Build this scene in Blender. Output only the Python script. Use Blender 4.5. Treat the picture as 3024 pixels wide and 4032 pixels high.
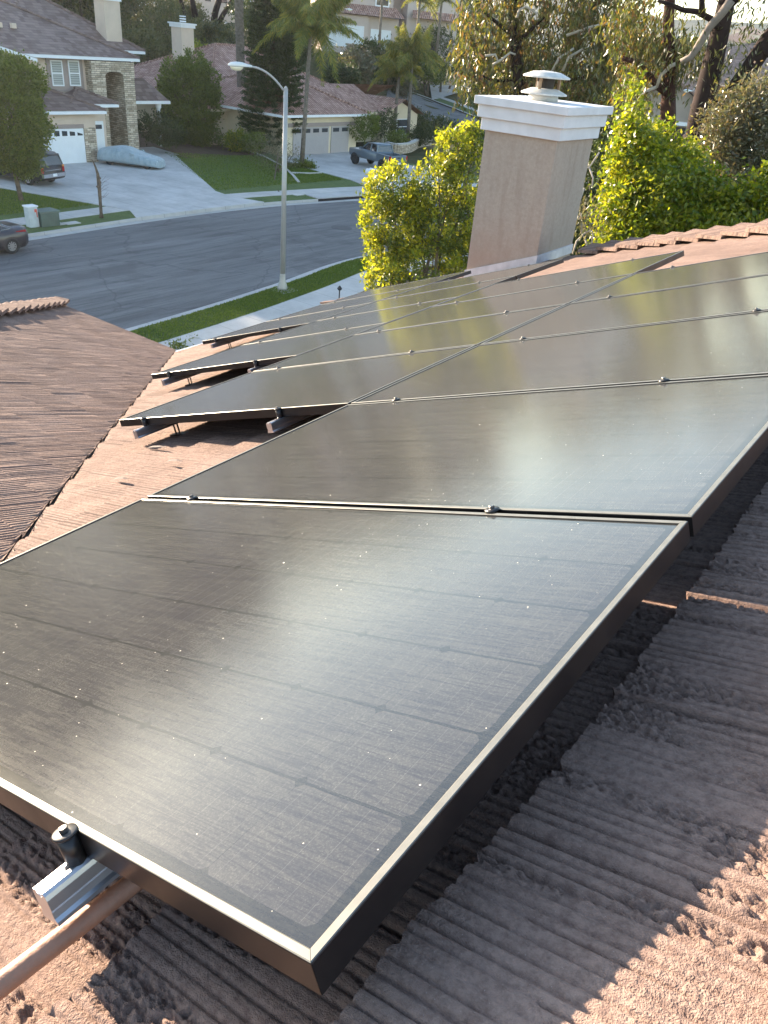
import bpy, math, random
import numpy as np
from mathutils import Vector, Matrix

for o in list(bpy.data.objects):
    bpy.data.objects.remove(o)
SC = bpy.context.scene
COL = SC.collection
random.seed(7)
RNG = np.random.default_rng(11)

# ------------------------------------------------------------------ camera
# roof frame: A along the courses (away from the camera), B down the slope, N out of the roof
A = np.array([0.0, 0.99980076, 0.01996122])
B = np.array([-0.93136145, 0.0072678, -0.36402339])
N = np.array([-0.36409594, -0.01859111, 0.93117588])
O = np.array([0.0, 0.0, 8.7])                # near upper corner of the nearest panel
CAM = np.array([0.24428804, -0.31148845, 9.41159495])
FPX = 3110.0
RC = np.array([[0.79397375, 0.36842809, -0.48359738], [0.60226127, -0.36807311, 0.70838093], [0.08298824, -0.85368784, -0.51413036]])                          # camera axes (right, down, forward) as columns
cd = bpy.data.cameras.new('camera')
cd.sensor_fit = 'HORIZONTAL'
cd.sensor_width = 36.0
cd.lens = FPX / 3024.0 * 36.0
cd.clip_start = 0.02
cd.clip_end = 6000
cam = bpy.data.objects.new('camera', cd)
COL.objects.link(cam)
cam.matrix_world = Matrix(((RC[0][0], -RC[0][1], -RC[0][2], CAM[0]), (RC[1][0], -RC[1][1], -RC[1][2], CAM[1]),
                           (RC[2][0], -RC[2][1], -RC[2][2], CAM[2]), (0, 0, 0, 1)))
SC.camera = cam

# ------------------------------------------------------------------ sky, sun, exposure
SUN_EL, SUN_AZ = math.radians(11.8), math.radians(84.0)      # azimuth counted from +Y towards -X
wd = bpy.data.worlds.new('World')
SC.world = wd
wd.use_nodes = True
nt = wd.node_tree
nt.nodes.clear()
sky = nt.nodes.new('ShaderNodeTexSky')
sky.sky_type = 'NISHITA'
sky.sun_disc = False
sky.sun_elevation = SUN_EL
sky.sun_rotation = -SUN_AZ
sky.altitude = 200
sky.air_density = 1.0
sky.dust_density = 0.45
sky.ozone_density = 0.8
bg = nt.nodes.new('ShaderNodeBackground')
bg.inputs['Strength'].default_value = 0.108
wo = nt.nodes.new('ShaderNodeOutputWorld')
nt.links.new(sky.outputs[0], bg.inputs[0])
nt.links.new(bg.outputs[0], wo.inputs[0])
sl = bpy.data.lights.new('sun', 'SUN')
sl.energy = 5.0
sl.angle = math.radians(0.6)
sl.color = (1.0, 0.82, 0.62)
so = bpy.data.objects.new('sun', sl)
COL.objects.link(so)
SDIR = Vector((-math.cos(SUN_EL) * math.sin(SUN_AZ), math.cos(SUN_EL) * math.cos(SUN_AZ), math.sin(SUN_EL)))
so.rotation_euler = SDIR.to_track_quat('Z', 'Y').to_euler()
so.location = (-40, 0, 60)
SC.view_settings.view_transform = 'Standard'
SC.view_settings.look = 'None'
SC.view_settings.gamma = 1.0
SC.view_settings.exposure = 2.4
SC.cycles.max_bounces = 6
SC.cycles.transparent_max_bounces = 8
SC.cycles.sample_clamp_indirect = 6

# ------------------------------------------------------------------ geometry of the view (pixels of the photo -> points of the place)
def ray(px, py):
    d = RC @ np.array([(px - 1512) / FPX, (py - 2016) / FPX, 1.0])
    return d / np.linalg.norm(d)
def gp(px, py, z=0.0):
    d = ray(px, py)
    return CAM + d * ((z - CAM[2]) / d[2])
def pd(px, py, dist):
    d = ray(px, py)
    return CAM + d * dist / math.hypot(d[0], d[1])
def onx(px, py, x):
    d = ray(px, py)
    return CAM + d * ((x - CAM[0]) / d[0])
def RP(u, w, h=0.0):
    return O + A * u + B * w + N * h
def roofpt(px, py, h):
    d = ray(px, py)
    P = CAM + d * (((O + N * h - CAM) @ N) / (d @ N))
    return (P - O) @ A, (P - O) @ B

# ------------------------------------------------------------------ mesh helpers
class MB:
    """collects faces of one mesh"""
    def __init__(self):
        self.v = []; self.f = []
    def poly(self, pts):
        i = len(self.v)
        self.v += [tuple(map(float, p)) for p in pts]
        self.f.append(list(range(i, i + len(pts))))
    def prism(self, pts, d):
        """polygon swept by vector d"""
        i = len(self.v); n = len(pts); d = np.array(d, float)
        self.v += [tuple(map(float, p)) for p in pts] + [tuple(np.array(p, float) + d) for p in pts]
        self.f.append([i + k for k in range(n)][::-1]); self.f.append([i + n + k for k in range(n)])
        for k in range(n):
            self.f.append([i + k, i + (k + 1) % n, i + n + (k + 1) % n, i + n + k])
    def box(self, c, s, ax=None):
        """box of full size s centred at c, axes ax"""
        ax = np.eye(3) if ax is None else np.array(ax, float)
        c = np.array(c, float); x, y, z = [ax[k] * s[k] / 2 for k in range(3)]
        self.prism([c - x - y - z, c + x - y - z, c + x + y - z, c - x + y - z], 2 * z)
    def bb(self, x0, x1, y0, y1, z0, z1):
        self.box(((x0 + x1) / 2, (y0 + y1) / 2, (z0 + z1) / 2), (abs(x1 - x0), abs(y1 - y0), abs(z1 - z0)))
    def tube(self, path, rad, seg=8, cap=True):
        P = [np.array(p, float) for p in path]
        R = rad if hasattr(rad, '__len__') else [rad] * len(P)
        ref = None; rings = []
        for k, p in enumerate(P):
            t = P[min(k + 1, len(P) - 1)] - P[max(k - 1, 0)]
            t = t / (np.linalg.norm(t) + 1e-12)
            if ref is None:
                ref = np.array([0, 0, 1.0]) if abs(t[2]) < .9 else np.array([1.0, 0, 0])
            a = np.cross(t, ref); a /= np.linalg.norm(a) + 1e-12
            b = np.cross(t, a); ref = np.cross(a, t)
            i = len(self.v)
            for s in range(seg):
                q = 2 * math.pi * s / seg
                self.v.append(tuple(p + (a * math.cos(q) + b * math.sin(q)) * R[k]))
            rings.append(i)
        for k in range(len(P) - 1):
            for s in range(seg):
                s2 = (s + 1) % seg
                self.f.append([rings[k] + s, rings[k] + s2, rings[k + 1] + s2, rings[k + 1] + s])
        if cap:
            self.f.append([rings[0] + s for s in range(seg)][::-1])
            self.f.append([rings[-1] + s for s in range(seg)])
    def lathe(self, prof, c=(0, 0, 0), seg=20, ax=None):
        """profile [(r, z)] turned about the third axis"""
        ax = np.eye(3) if ax is None else np.array(ax, float)
        c = np.array(c, float); rings = []
        for r, z in prof:
            i = len(self.v); rings.append(i)
            for s in range(seg):
                q = 2 * math.pi * s / seg
                self.v.append(tuple(c + ax[0] * r * math.cos(q) + ax[1] * r * math.sin(q) + ax[2] * z))
        for k in range(len(prof) - 1):
            for s in range(seg):
                s2 = (s + 1) % seg
                self.f.append([rings[k] + s, rings[k] + s2, rings[k + 1] + s2, rings[k + 1] + s])
        self.f.append([rings[0] + s for s in range(seg)][::-1])
        self.f.append([rings[-1] + s for s in range(seg)])
    def loft(self, rings, cap=True):
        n = len(rings[0]); idx = []
        for r in rings:
            idx.append(len(self.v)); self.v += [tuple(map(float, p)) for p in r]
        for k in range(len(rings) - 1):
            for s in range(n):
                s2 = (s + 1) % n
                self.f.append([idx[k] + s, idx[k] + s2, idx[k + 1] + s2, idx[k + 1] + s])
        if cap:
            self.f.append([idx[0] + s for s in range(n)][::-1]); self.f.append([idx[-1] + s for s in range(n)])
    def build(self, name, mat, parent=None, smooth=False, bevel=0.0):
        me = bpy.data.meshes.new(name)
        me.from_pydata(self.v, [], self.f)
        me.update()
        # metric UVs: u along the level direction of each face, v up the slope
        uv = me.uv_layers.new(name='UVMap')
        V = np.array(self.v, float) if self.v else np.zeros((0, 3))
        for p in me.polygons:
            n = np.array(p.normal)
            if abs(n[2]) > .999:
                a = np.array([1.0, 0, 0]); b = np.array([0, 1.0, 0])
            else:
                a = np.cross([0, 0, 1.0], n); a /= np.linalg.norm(a); b = np.cross(n, a)
            for li, vi in zip(p.loop_indices, p.vertices):
                q = V[vi]
                uv.data[li].uv = (float(q @ a), float(q @ b))
        if smooth:
            for p in me.polygons:
                p.use_smooth = True
        return link(name, me, mat, parent, bevel)

def link(name, me, mat, parent=None, bevel=0.0):
    o = bpy.data.objects.new(name, me)
    COL.objects.link(o)
    if mat is not None:
        me.materials.append(mat)
    if parent is not None:
        attach(o, parent)
    if bevel:
        m = o.modifiers.new('bevel', 'BEVEL'); m.width = bevel; m.segments = 2; m.limit_method = 'ANGLE'
    return o

def attach(o, parent):
    o.parent = parent
    o.matrix_parent_inverse = parent.matrix_basis.inverted() if parent.type == 'EMPTY' else Matrix.Identity(4)

def fastmesh(name, V, F):
    """mesh from numpy quads"""
    me = bpy.data.meshes.new(name)
    V = np.asarray(V, np.float32); F = np.asarray(F, np.int32)
    me.vertices.add(len(V)); me.vertices.foreach_set('co', V.ravel())
    k = F.shape[1]
    me.loops.add(F.size); me.loops.foreach_set('vertex_index', F.ravel())
    me.polygons.add(len(F))
    me.polygons.foreach_set('loop_start', np.arange(0, F.size, k, dtype=np.int32))
    me.polygons.foreach_set('loop_total', np.full(len(F), k, np.int32))
    me.update(calc_edges=True)
    return me

def tag(o, label=None, cat=None, group=None, kind=None):
    if label: o['label'] = label
    if cat: o['category'] = cat
    if group: o['group'] = group
    if kind: o['kind'] = kind
    return o
def thing(name, label, cat, loc=(0, 0, 0), group=None):
    o = bpy.data.objects.new(name, None)
    COL.objects.link(o)
    o.empty_display_size = .2
    o.matrix_basis = Matrix.Translation(Vector([float(c) for c in loc]))
    return tag(o, label, cat, group)
def structure(name, mb, mat, smooth=False):
    o = mb.build(name, mat, None, smooth)
    o['kind'] = 'structure'
    return o
def kids(o):
    return [c for c in bpy.data.objects if c.parent == o]
def dup(root, mat4, label=None, group=None, extra=None):
    """copy of a thing with its parts and sub-parts"""
    r = root.copy(); COL.objects.link(r); r.matrix_basis = mat4
    if label: r['label'] = label
    if group: r['group'] = group
    for ch in list(root.children):
        c = ch.copy(); COL.objects.link(c); c.parent = r
        for g in list(ch.children):
            d = g.copy(); COL.objects.link(d); d.parent = c
    return r
def roofmat(u, w, h=0.0):
    p = RP(u, w, h)
    return Matrix(((A[0], B[0], N[0], p[0]), (A[1], B[1], N[1], p[1]), (A[2], B[2], N[2], p[2]), (0, 0, 0, 1)))

# ------------------------------------------------------------------ value noise for relief
def _h(ix, iy, s):
    n = (ix.astype(np.int64) * 374761393 + iy.astype(np.int64) * 668265263 + s * 1442695041) & 0x7fffffff
    n = ((n ^ (n >> 13)) * 1274126177) & 0x7fffffff
    return ((n ^ (n >> 16)) & 0xffff) / 65535.0
def vnoise(x, y, s=0):
    x = np.asarray(x, float); y = np.asarray(y, float)
    ix = np.floor(x); iy = np.floor(y); fx = x - ix; fy = y - iy
    fx = fx * fx * (3 - 2 * fx); fy = fy * fy * (3 - 2 * fy)
    a = _h(ix, iy, s); b = _h(ix + 1, iy, s); c = _h(ix, iy + 1, s); d = _h(ix + 1, iy + 1, s)
    return (a + (b - a) * fx) * (1 - fy) + (c + (d - c) * fx) * fy

# ------------------------------------------------------------------ materials
class NT:
    def __init__(self, name):
        self.m = bpy.data.materials.new(name); self.m.use_nodes = True
        self.t = self.m.node_tree; self.t.nodes.clear()
        self.out = self.t.nodes.new('ShaderNodeOutputMaterial')
        self.b = self.n('ShaderNodeBsdfPrincipled')
        self.l(self.b.outputs[0], self.out.inputs[0])
    def n(self, k, **kw):
        x = self.t.nodes.new(k)
        for a, v in kw.items(): setattr(x, a, v)
        return x
    def l(self, a, b): self.t.links.new(a, b)
    def put(self, sock, v):
        if hasattr(v, 'is_linked'): self.l(v, sock)
        elif isinstance(v, (tuple, list)) and len(v) == 3 and sock.type == 'RGBA': sock.default_value = (*v, 1)
        else: sock.default_value = v
    def coord(self, kind='Object', scale=(1, 1, 1), rot=(0, 0, 0), loc=(0, 0, 0)):
        c = self.n('ShaderNodeTexCoord'); m = self.n('ShaderNodeMapping')
        m.inputs['Scale'].default_value = scale; m.inputs['Rotation'].default_value = rot; m.inputs['Location'].default_value = loc
        self.l(c.outputs[kind], m.inputs[0]); return m.outputs[0]
    def noise(self, vec, scale=5, detail=4, rough=.55, dist=0):
        x = self.n('ShaderNodeTexNoise'); self.l(vec, x.inputs['Vector'])
        x.inputs['Scale'].default_value = scale; x.inputs['Detail'].default_value = detail
        x.inputs['Roughness'].default_value = rough; x.inputs['Distortion'].default_value = dist
        return x.outputs[0]
    def ramp(self, fac, stops):
        r = self.n('ShaderNodeValToRGB'); e = r.color_ramp.elements
        while len(e) < len(stops): e.new(.5)
        for x, (p, c) in zip(e, stops):
            x.position = p; x.color = (*c, 1) if len(c) == 3 else c
        self.l(fac, r.inputs[0]); return r.outputs[0]
    def mapr(self, v, a, b, c=0.0, d=1.0):
        x = self.n('ShaderNodeMapRange'); self.l(v, x.inputs[0])
        for i, q in enumerate((a, b, c, d)): x.inputs[i + 1].default_value = q
        return x.outputs[0]
    def math(self, op, a, b=None):
        x = self.n('ShaderNodeMath', operation=op); self.put(x.inputs[0], a)
        if b is not None: self.put(x.inputs[1], b)
        return x.outputs[0]
    def mix(self, f, a, b, mode='MIX'):
        x = self.n('ShaderNodeMix', data_type='RGBA', blend_type=mode)
        self.put(x.inputs[0], f); self.put(x.inputs[6], a); self.put(x.inputs[7], b); return x.outputs[2]
    def bump(self, h, strength=.3, dist=.01):
        x = self.n('ShaderNodeBump'); x.inputs['Strength'].default_value = strength; x.inputs['Distance'].default_value = dist
        self.l(h, x.inputs['Height']); self.l(x.outputs[0], self.b.inputs['Normal'])
    def set(self, **kw):
        nm = dict(col='Base Color', rough='Roughness', metal='Metallic', spec='Specular IOR Level', coat='Coat Weight',
                  coatr='Coat Roughness', sheen='Sheen Weight', sheenr='Sheen Roughness', sheent='Sheen Tint', ior='IOR')
        for k, v in kw.items(): self.put(self.b.inputs[nm[k]], v)
        return self

def plain(name, col, rough=.6, metal=0, var=.12, scale=3.0, spec=.5, bump=0, bscale=60, kind='Object', coat=0):
    t = NT(name)
    c = t.coord(kind)
    lo = tuple(x * (1 - var) for x in col); hi = tuple(min(1, x * (1 + var)) for x in col)
    t.set(col=t.ramp(t.noise(c, scale, 5), [(.3, lo), (.7, hi)]), rough=rough, metal=metal, spec=spec, coat=coat)
    if bump: t.bump(t.noise(c, bscale, 3), bump, .01)
    return t.m
# ================================================================== our own roof
def tile_material(name, across, groove=True, comb=None):
    """concrete shake tile: raked grooves run down the slope; across = scale vector that is dense along the courses"""
    t = NT(name)
    c = t.coord('Object')
    big = t.ramp(t.noise(c, 2.3, 4), [(.3, (.205, .138, .112)), (.7, (.290, .203, .166))])
    fine = t.ramp(t.noise(c, 75, 5, .75), [(.32, (.62, .58, .58)), (.55, (1.0, 1.0, 1.0)), (.75, (1.22, 1.18, 1.15))])
    m = t.n('ShaderNodeMapping'); t.l(c, m.inputs[0]); m.inputs['Scale'].default_value = across
    m2 = t.n('ShaderNodeMapping'); t.l(c, m2.inputs[0]); m2.inputs['Scale'].default_value = tuple(q * 2.3 for q in across)
    g1 = t.noise(m.outputs[0], 1.0, 2, .45, .1); g2 = t.noise(m2.outputs[0], 1.0, 2, .5, .1)
    gr = t.math('ADD', t.mapr(g1, .38, .54, 0, 1), t.mapr(g2, .38, .52, 0, .55))
    rough = t.mapr(t.noise(c, 7, 2), .42, .62, 0, 1)
    grit = t.noise(c, 130, 3, .7)
    col = t.mix(1.0, big, fine, 'MULTIPLY')
    if groove: col = t.mix(t.mapr(gr, .15, 1.0, .80, 0), col, (.070, .048, .044))
    if comb:      # darker lines along the raked grooves
        s3 = t.n('ShaderNodeSeparateXYZ'); t.l(c, s3.inputs[0])
        ph = t.math('ADD', t.math('MULTIPLY', s3.outputs[comb - 1], 6.2832 / .021), t.math('MULTIPLY', t.noise(m.outputs[0], .12, 2), 26.0))
        w_ = t.mapr(t.math('SINE', ph), .25, .85, 0, 1)
        col = t.mix(t.math('MULTIPLY', w_, t.mapr(t.noise(m.outputs[0], .30, 3), .40, .60, .15, .85)), col, (.085, .058, .050))
    sp = t.n('ShaderNodeTexVoronoi'); t.l(c, sp.inputs['Vector']); sp.inputs['Scale'].default_value = 150
    col = t.mix(t.mapr(sp.outputs['Distance'], .09, .03, 0, .5), col, (.55, .48, .45))
    t.set(col=col, rough=.9, spec=.2)
    h = t.math('ADD', gr if groove else 0.0, t.math('MULTIPLY', t.math('MULTIPLY', grit, rough), 1.6))
    h = t.math('ADD', h, t.math('MULTIPLY', t.noise(c, 420, 2, .7), .55))
    t.bump(h, .9, .0055)
    return t.m
M_TILE = tile_material('concrete_roof_tile', (1.2, 42, 3))
M_TILEW = tile_material('concrete_wing_tile', (42, 1.2, 3))
M_TILEN = tile_material('concrete_near_tile', (1, 42, 3), False)
M_TILEM = tile_material('concrete_combed_tile', (1.2, 42, 3), False, 2)
EXPO = 0.343
def tile_height(u, w, k, tt, fine):
    """surface of a course: tilted tile with raked grooves; u along course, tt 0 head .. 1 butt; fine 0 plain, 1 grooves, 2 grooves and crumbs"""
    off = 0.165 * (k % 2)
    tu = np.floor((u + off) / .33); loc = (u + off) - tu * .33
    h = -0.138 - 0.030 * (1 - tt)
    if k <= 0 and fine == 2:        # lift added to the courses above the nearest panel to widen the sunlit wedge
        h = h + .050 * np.clip((.48 - u) / .40, 0, 1)
    s = tu * 17.3 + k * 5.1
    if fine:
        h = h + (_h(tu, tu * 0 + k, 5) - .5) * (.005 if fine == 2 else .003)
        ph = (u + .0016 * (vnoise(w * 6 + s, u * 5) - .5)) / .0195 + .55 * vnoise(u * 30 + s, w * 0 + k, 15) + s * .37
        gi = np.floor(ph); fr = ph - gi
        depth = .0022 + .0058 * np.clip((vnoise(gi * 3.7 + s, w * 2.4 + gi, 1) - .22) / .5, 0, 1)
        wd = .34 if fine == 2 else .42
        pr = np.clip(1 - np.minimum(fr, 1 - fr) / (wd * .5), 0, 1)
        h = h - depth * pr ** (.7 if fine == 2 else 1.0) - .0016 * (_h(gi, gi * 0 + k, 21) - .5)
    if fine == 2:
        m = np.clip((vnoise(u * 30 + s, w * 3.2, 3) - .55) / .12, 0, 1)
        r = vnoise(u * 200, w * 160, 4) * .6 + vnoise(u * 360, w * 320, 6) * .4
        h = h - m * .0078 * np.clip((.58 - r) / .22, 0, 1) - .0012 * vnoise(u * 300, w * 280, 7)
        h = h - .016 * np.exp(-((np.minimum(loc, .33 - loc)) / .0028) ** 2)
    elif fine == 1:
        h = h - .004 * np.exp(-((np.minimum(loc, .33 - loc)) / .0045) ** 2)
    return h
def gather(parts):
    Vs, Fs, n = [], [], 0
    for V, F in parts:
        Vs.append(V); Fs.append(F + n); n += len(V)
    return np.concatenate(Vs), np.concatenate(Fs)
def strip(k, us, rows, fine, P, clip=None, wtop=None):
    """one course as a grid; P(u,w,h) -> world; clip(u,w) may move u"""
    w1 = .012 + EXPO * k; w0 = w1 - EXPO
    tt = np.linspace(-.07, 1, rows)
    U, T = np.meshgrid(us, tt)
    ja = 1.0 if fine == 2 else .45
    jag = ja * (.010 * (vnoise(us * 70 + k * 9, us * 0 + k, 8) - .5) + .007 * (vnoise(us * 19, us * 0 + k, 9) - .5)) + (.005 if fine == 2 else .001) * (_h(np.floor((us + .165 * (k % 2)) / .33), us * 0 + k, 12) - .5)
    W = w0 + EXPO * T + jag[None, :] * np.clip((T - .6) / .4, 0, 1)
    if clip is not None:
        U = clip(U, W)
    H = tile_height(U, W, k, T, fine)
    def grid(U, W, H):
        nr, nc = U.shape
        i = np.arange(nr * nc).reshape(nr, nc)
        return P(U, W, H).reshape(-1, 3), np.stack([i[:-1, :-1].ravel(), i[1:, :-1].ravel(), i[1:, 1:].ravel(), i[:-1, 1:].ravel()], 1)
    drop = grid(U[[-1, -1, -1]], W[[-1, -1, -1]] + np.array([[0], [.002], [.001]]), H[[-1, -1, -1]] + np.array([[0], [-.012], [-.036]]))
    return gather([grid(U, W, H), drop])
def PM(u, w, h):
    return O[None, None] + u[..., None] * A + w[..., None] * B + h[..., None] * N
K2 = .391                                   # the left wing: slope falling away from the camera
S2 = 1 / math.hypot(1, K2)
O2 = np.array([0, 6.40, 8.7 - 3.16])
_p = O - N * .15
def xv(y):                                  # plan line where the two tile planes meet
    return _p[0] + ((_p[2] - O2[2] - (6.40 - y) * K2) * N[2] - (y - _p[1]) * N[1]) / N[0]
def valley_u(w):
    y = np.linspace(-8, 12, 60)
    P = np.stack([xv(y), y, O2[2] + (6.40 - y) * K2], 1) - O
    return np.interp(w, P @ B, P @ A)
# far limit of the roof: rake beside the chimney, then a hip climbing to the right  (plan x -> y)
def far_y(x):
    return np.interp(x, [-8.6, -3.95, -2.6, -1.4, 2.0, 4.5], [9.80, 9.76, 9.0, 8.12, 5.9, 4.3])
def clipM(U, W):
    lo = valley_u(W) + .02
    x = B[0] * W - .15 * N[0]
    hi = far_y(x)
    return np.minimum(np.maximum(U, lo), np.maximum(hi, lo))

house = thing('tiled_house', 'brown concrete tiled house roof in the foreground carrying the black solar panels', 'house', (-3, 3, 0))
near, mid_, far = [], [], []
NEAR = {-2: (-.25, 1.3), -1: (-.3, 1.75), 0: (-.35, 1.95), 1: (-.55, 1.95), 2: (-.6, .22), 3: (-.6, .22)}
for k in range(-9, 25):
    w1 = .012 + EXPO * k
    segs = [(-2.2, 10.2)]
    if k in NEAR:
        a, b = NEAR[k]
        near.append(strip(k, np.arange(a, b + .001, .0028), 84, 2, PM))
        segs = [(-2.2, a), (b, 10.2)]
    for a, b in segs:
        lo = float(valley_u(w1))
        if k >= 3:
            us = np.arange(max(a, lo - .4), min(b, lo + 5.6), .0048)
            if len(us) > 2: mid_.append(strip(k, us, 8, 1, PM, clipM))
            if lo + 5.6 > b: continue
            a = max(a, lo + 5.6) - .0048
        us = np.arange(a, b + .006, .0125); us[-1] = b
        us = us[us > lo - .4]
        if len(us) > 2:
            far.append(strip(k, us, 8, 0, PM, clipM))
V, F = gather(near + mid_ + far)
roof = link('roof', fastmesh('roof', V, F), M_TILE, house)
roof.data.materials.append(M_TILEN); roof.data.materials.append(M_TILEM)
mi = np.zeros(len(F), np.int32); mi[:sum(len(q[1]) for q in near)] = 1
mi[sum(len(q[1]) for q in near):] = 2
roof.data.polygons.foreach_set('material_index', mi)
for p in ('use_smooth',):
    roof.data.polygons.foreach_set(p, np.ones(len(F), bool))

# the wing at the left: slope falling away from the camera, between the valley and a hip
N2 = np.array([0, K2 * S2, S2]); B2 = np.array([0, S2, -K2 * S2]); A2 = np.array([1.0, 0, 0])
def P2(u, w, h):
    return O2[None, None] + u[..., None] * A2 + w[..., None] * B2 + (h[..., None] + .135) * N2
HIPW = 2.72
def clip2(U, W):
    y = 6.40 + W * S2
    return np.clip(U, xv(y) - HIPW, xv(y) - .012)
wing = []
for k in range(-26, 1):
    y1 = 6.40 + (k * EXPO) * S2
    us = np.arange(xv(y1) - HIPW - .4, xv(y1) + .4, .0042)
    wing.append(strip(k, us + 0, 9, 1, P2, clip2))
V, F = gather(wing)
roof2 = link('wing_roof', fastmesh('wing_roof', V, F), M_TILEN, house)
roof2.data.polygons.foreach_set('use_smooth', np.ones(len(F), bool))
# dark metal in the valley, and the slopes that fall away behind the hips
m = MB()
for y0, y1 in ((-2, 6.5),):
    a = np.array([xv(y0), y0, O2[2] + (6.4 - y0) * K2 - .05]); b = np.array([xv(y1), y1, O2[2] + (6.4 - y1) * K2 - .05])
    off = np.array([.16, 0, .04])
    m.poly([a + off, b + off, b, a]); m.poly([a, b, b - np.array([.16, 0, 0]), a - np.array([.16, 0, 0])])
m.build('valley_flashing', plain('valley_metal', (.05, .045, .045), .6, .3), roof)
m = MB()
def hp(x):
    y = float(far_y(x)); w = (x + .15 * N[0]) / B[0]
    return RP(y, w, -.17)
pts = [hp(x) for x in (-3.95, -2.6, -1.4, 2.0, 4.5)]
for a, b in zip(pts[:-1], pts[1:]):
    m.poly([a, b, b + np.array([2.6, 4.2, -1.75]), a + np.array([2.6, 4.2, -1.75])])
ya, yb = -2.2, 6.4
a = np.array([xv(ya) - HIPW, ya, O2[2] + (6.4 - ya) * K2]); b = np.array([xv(yb) - HIPW, yb, O2[2]])
m.poly([a, b, np.array([b[0] - .02, ya - 2, b[2]]), np.array([a[0] - 3, ya - 2, a[2] - 1.2])])
m.build('rear_slope', M_TILE, house)
# walls under the eaves
M_STUC_OWN = plain('own_stucco', (.42, .36, .30), .9, 0, .08, 3, .2, .4, 90)
m = MB()
m.bb(-7.5, 5.5, -6, 5.8, 0, 5.35); m.bb(-7.5, -3.2, 5.8, 9.3, 0, 5.35); m.bb(-10.6, -7.5, -6, 5.9, 0, 5.35)
m.build('wall', M_STUC_OWN, house)
M_TRIM = plain('white_trim', (.62, .64, .67), .6, 0, .05, 2, .4)
m = MB()
m.bb(-8.36, -8.22, 6.5, 9.7, 5.18, 5.36); m.bb(-11.3, -8.3, 6.38, 6.52, 5.24, 5.42)
m.build('fascia', M_TRIM, house)

# hip tiles: inverted V caps lapped up the hip
def hip_caps(name, pa, pb, wing_a, wing_b, parent, step=.30, wid=.17, mat=None):
    pa = np.array(pa, float); pb = np.array(pb, float)
    L = np.linalg.norm(pb - pa); d = (pb - pa) / L
    n = int(L / step) + 1
    g = MB()
    wa = np.array(wing_a, float); wa /= np.linalg.norm(wa); wb = np.array(wing_b, float); wb /= np.linalg.norm(wb)
    up = -(wa + wb); up /= np.linalg.norm(up)
    for i in range(n):
        c = pa + d * step * i; ln = step * 1.12
        j = (random.random() - .5) * .012
        lo = .080 + j; hi = .026
        q = (random.random() - .5) * .02
        for W in (wa, wb):
            side = W
            ring0 = [c + up * lo, c + up * lo + side * (wid + q), c + up * (lo - .034) + side * (wid + q), c + up * (lo - .036)]
            ring1 = [p + d * ln + up * (hi - lo) for p in ring0]
            rows = [ring0, ring1]
            g.loft(rows)
    return g.build(name, mat or M_TILE, parent)
zz = lambda x: hp(x)
for xa, xb in ((-3.75, -2.6), (-2.6, -1.4), (-1.4, 2.0), (2.0, 4.4)):
    a, b = hp(xa), hp(xb)
    d = (b - a) / np.linalg.norm(b - a)
    wa = np.cross(N, d); wa = -wa if wa[1] > 0 else wa
    wb = np.array([.5, .8, -.42])
    hip_caps('hip_tiles', a + N * .065, b + N * .065, wa * .9 - N * .12, wb, roof, .36, .25)
a = np.array([xv(6.4) - HIPW, 6.40, O2[2] + .01]); b = np.array([xv(-1) - HIPW, -1.0, O2[2] + 7.4 * K2 + .01])
hip_caps('hip_tiles', a, b, np.array([.7, .7, -.20]), np.array([-.75, -.6, -.42]), roof2, .34, .20, M_TILEW)
# plain tile edge along the rake left of the chimney
g = MB()
for i, x in enumerate(np.arange(-8.3, -5.3, .36)):
    p = hp(x); p2 = hp(x + .40)
    g.prism([p + N * .045, p2 + N * .012, p2 + N * .012 + np.array([0, -.15, 0]), p + N * .045 + np.array([0, -.15, 0])], N * -.03)
g.build('rake_tiles', M_TILE, roof)

# chimney: stucco shaft, three stepped white bands, metal hood
M_STUC_CH = NT('chimney_stucco')
c = M_STUC_CH.coord('Object'); m_ = M_STUC_CH.n('ShaderNodeMapping'); M_STUC_CH.l(c, m_.inputs[0]); m_.inputs['Scale'].default_value = (7, 7, .9)
k_ = M_STUC_CH.ramp(M_STUC_CH.noise(c, 26, 5, .75), [(.3, (.335, .278, .232)), (.7, (.43, .362, .305))])
k_ = M_STUC_CH.mix(M_STUC_CH.mapr(M_STUC_CH.noise(m_.outputs[0], 1.3, 4, .6), .50, .75, 0, .5), k_, (.28, .215, .175))
s_ = M_STUC_CH.n('ShaderNodeSeparateXYZ'); M_STUC_CH.l(c, s_.inputs[0])
k_ = M_STUC_CH.mix(M_STUC_CH.math('MULTIPLY', M_STUC_CH.mapr(s_.outputs[2], 7.55, 6.7, 0, .75), M_STUC_CH.mapr(M_STUC_CH.noise(c, 4, 4), .3, .6, .2, 1)), k_, (.34, .235, .185))
M_STUC_CH.set(col=k_, rough=.93, spec=.15); M_STUC_CH.bump(M_STUC_CH.noise(c, 110, 4, .7), .7, .012); M_STUC_CH = M_STUC_CH.m
M_CAP = plain('cap_white_paint', (.57, .58, .61), .65, 0, .08, 5, .4)
cx0, cx1, cy0, cy1 = -5.42, -4.40, 9.44, 10.50
m = MB(); m.bb(cx0, cx1, cy0, cy1, 5.4, 8.52)
chim = m.build('chimney', M_STUC_CH, house)
m = MB()
for e, z0, z1 in ((.05, 8.50, 8.645), (.095, 8.643, 8.79), (.14, 8.788, 8.88)):
    m.bb(cx0 - e, cx1 + e, cy0 - e, cy1 + e, z0, z1)
m.build('chimney_cap', M_CAP, chim, bevel=.006)
M_HOOD = plain('galvanised_hood', (.56, .54, .50), .6, .1, .15, 9)
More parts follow.
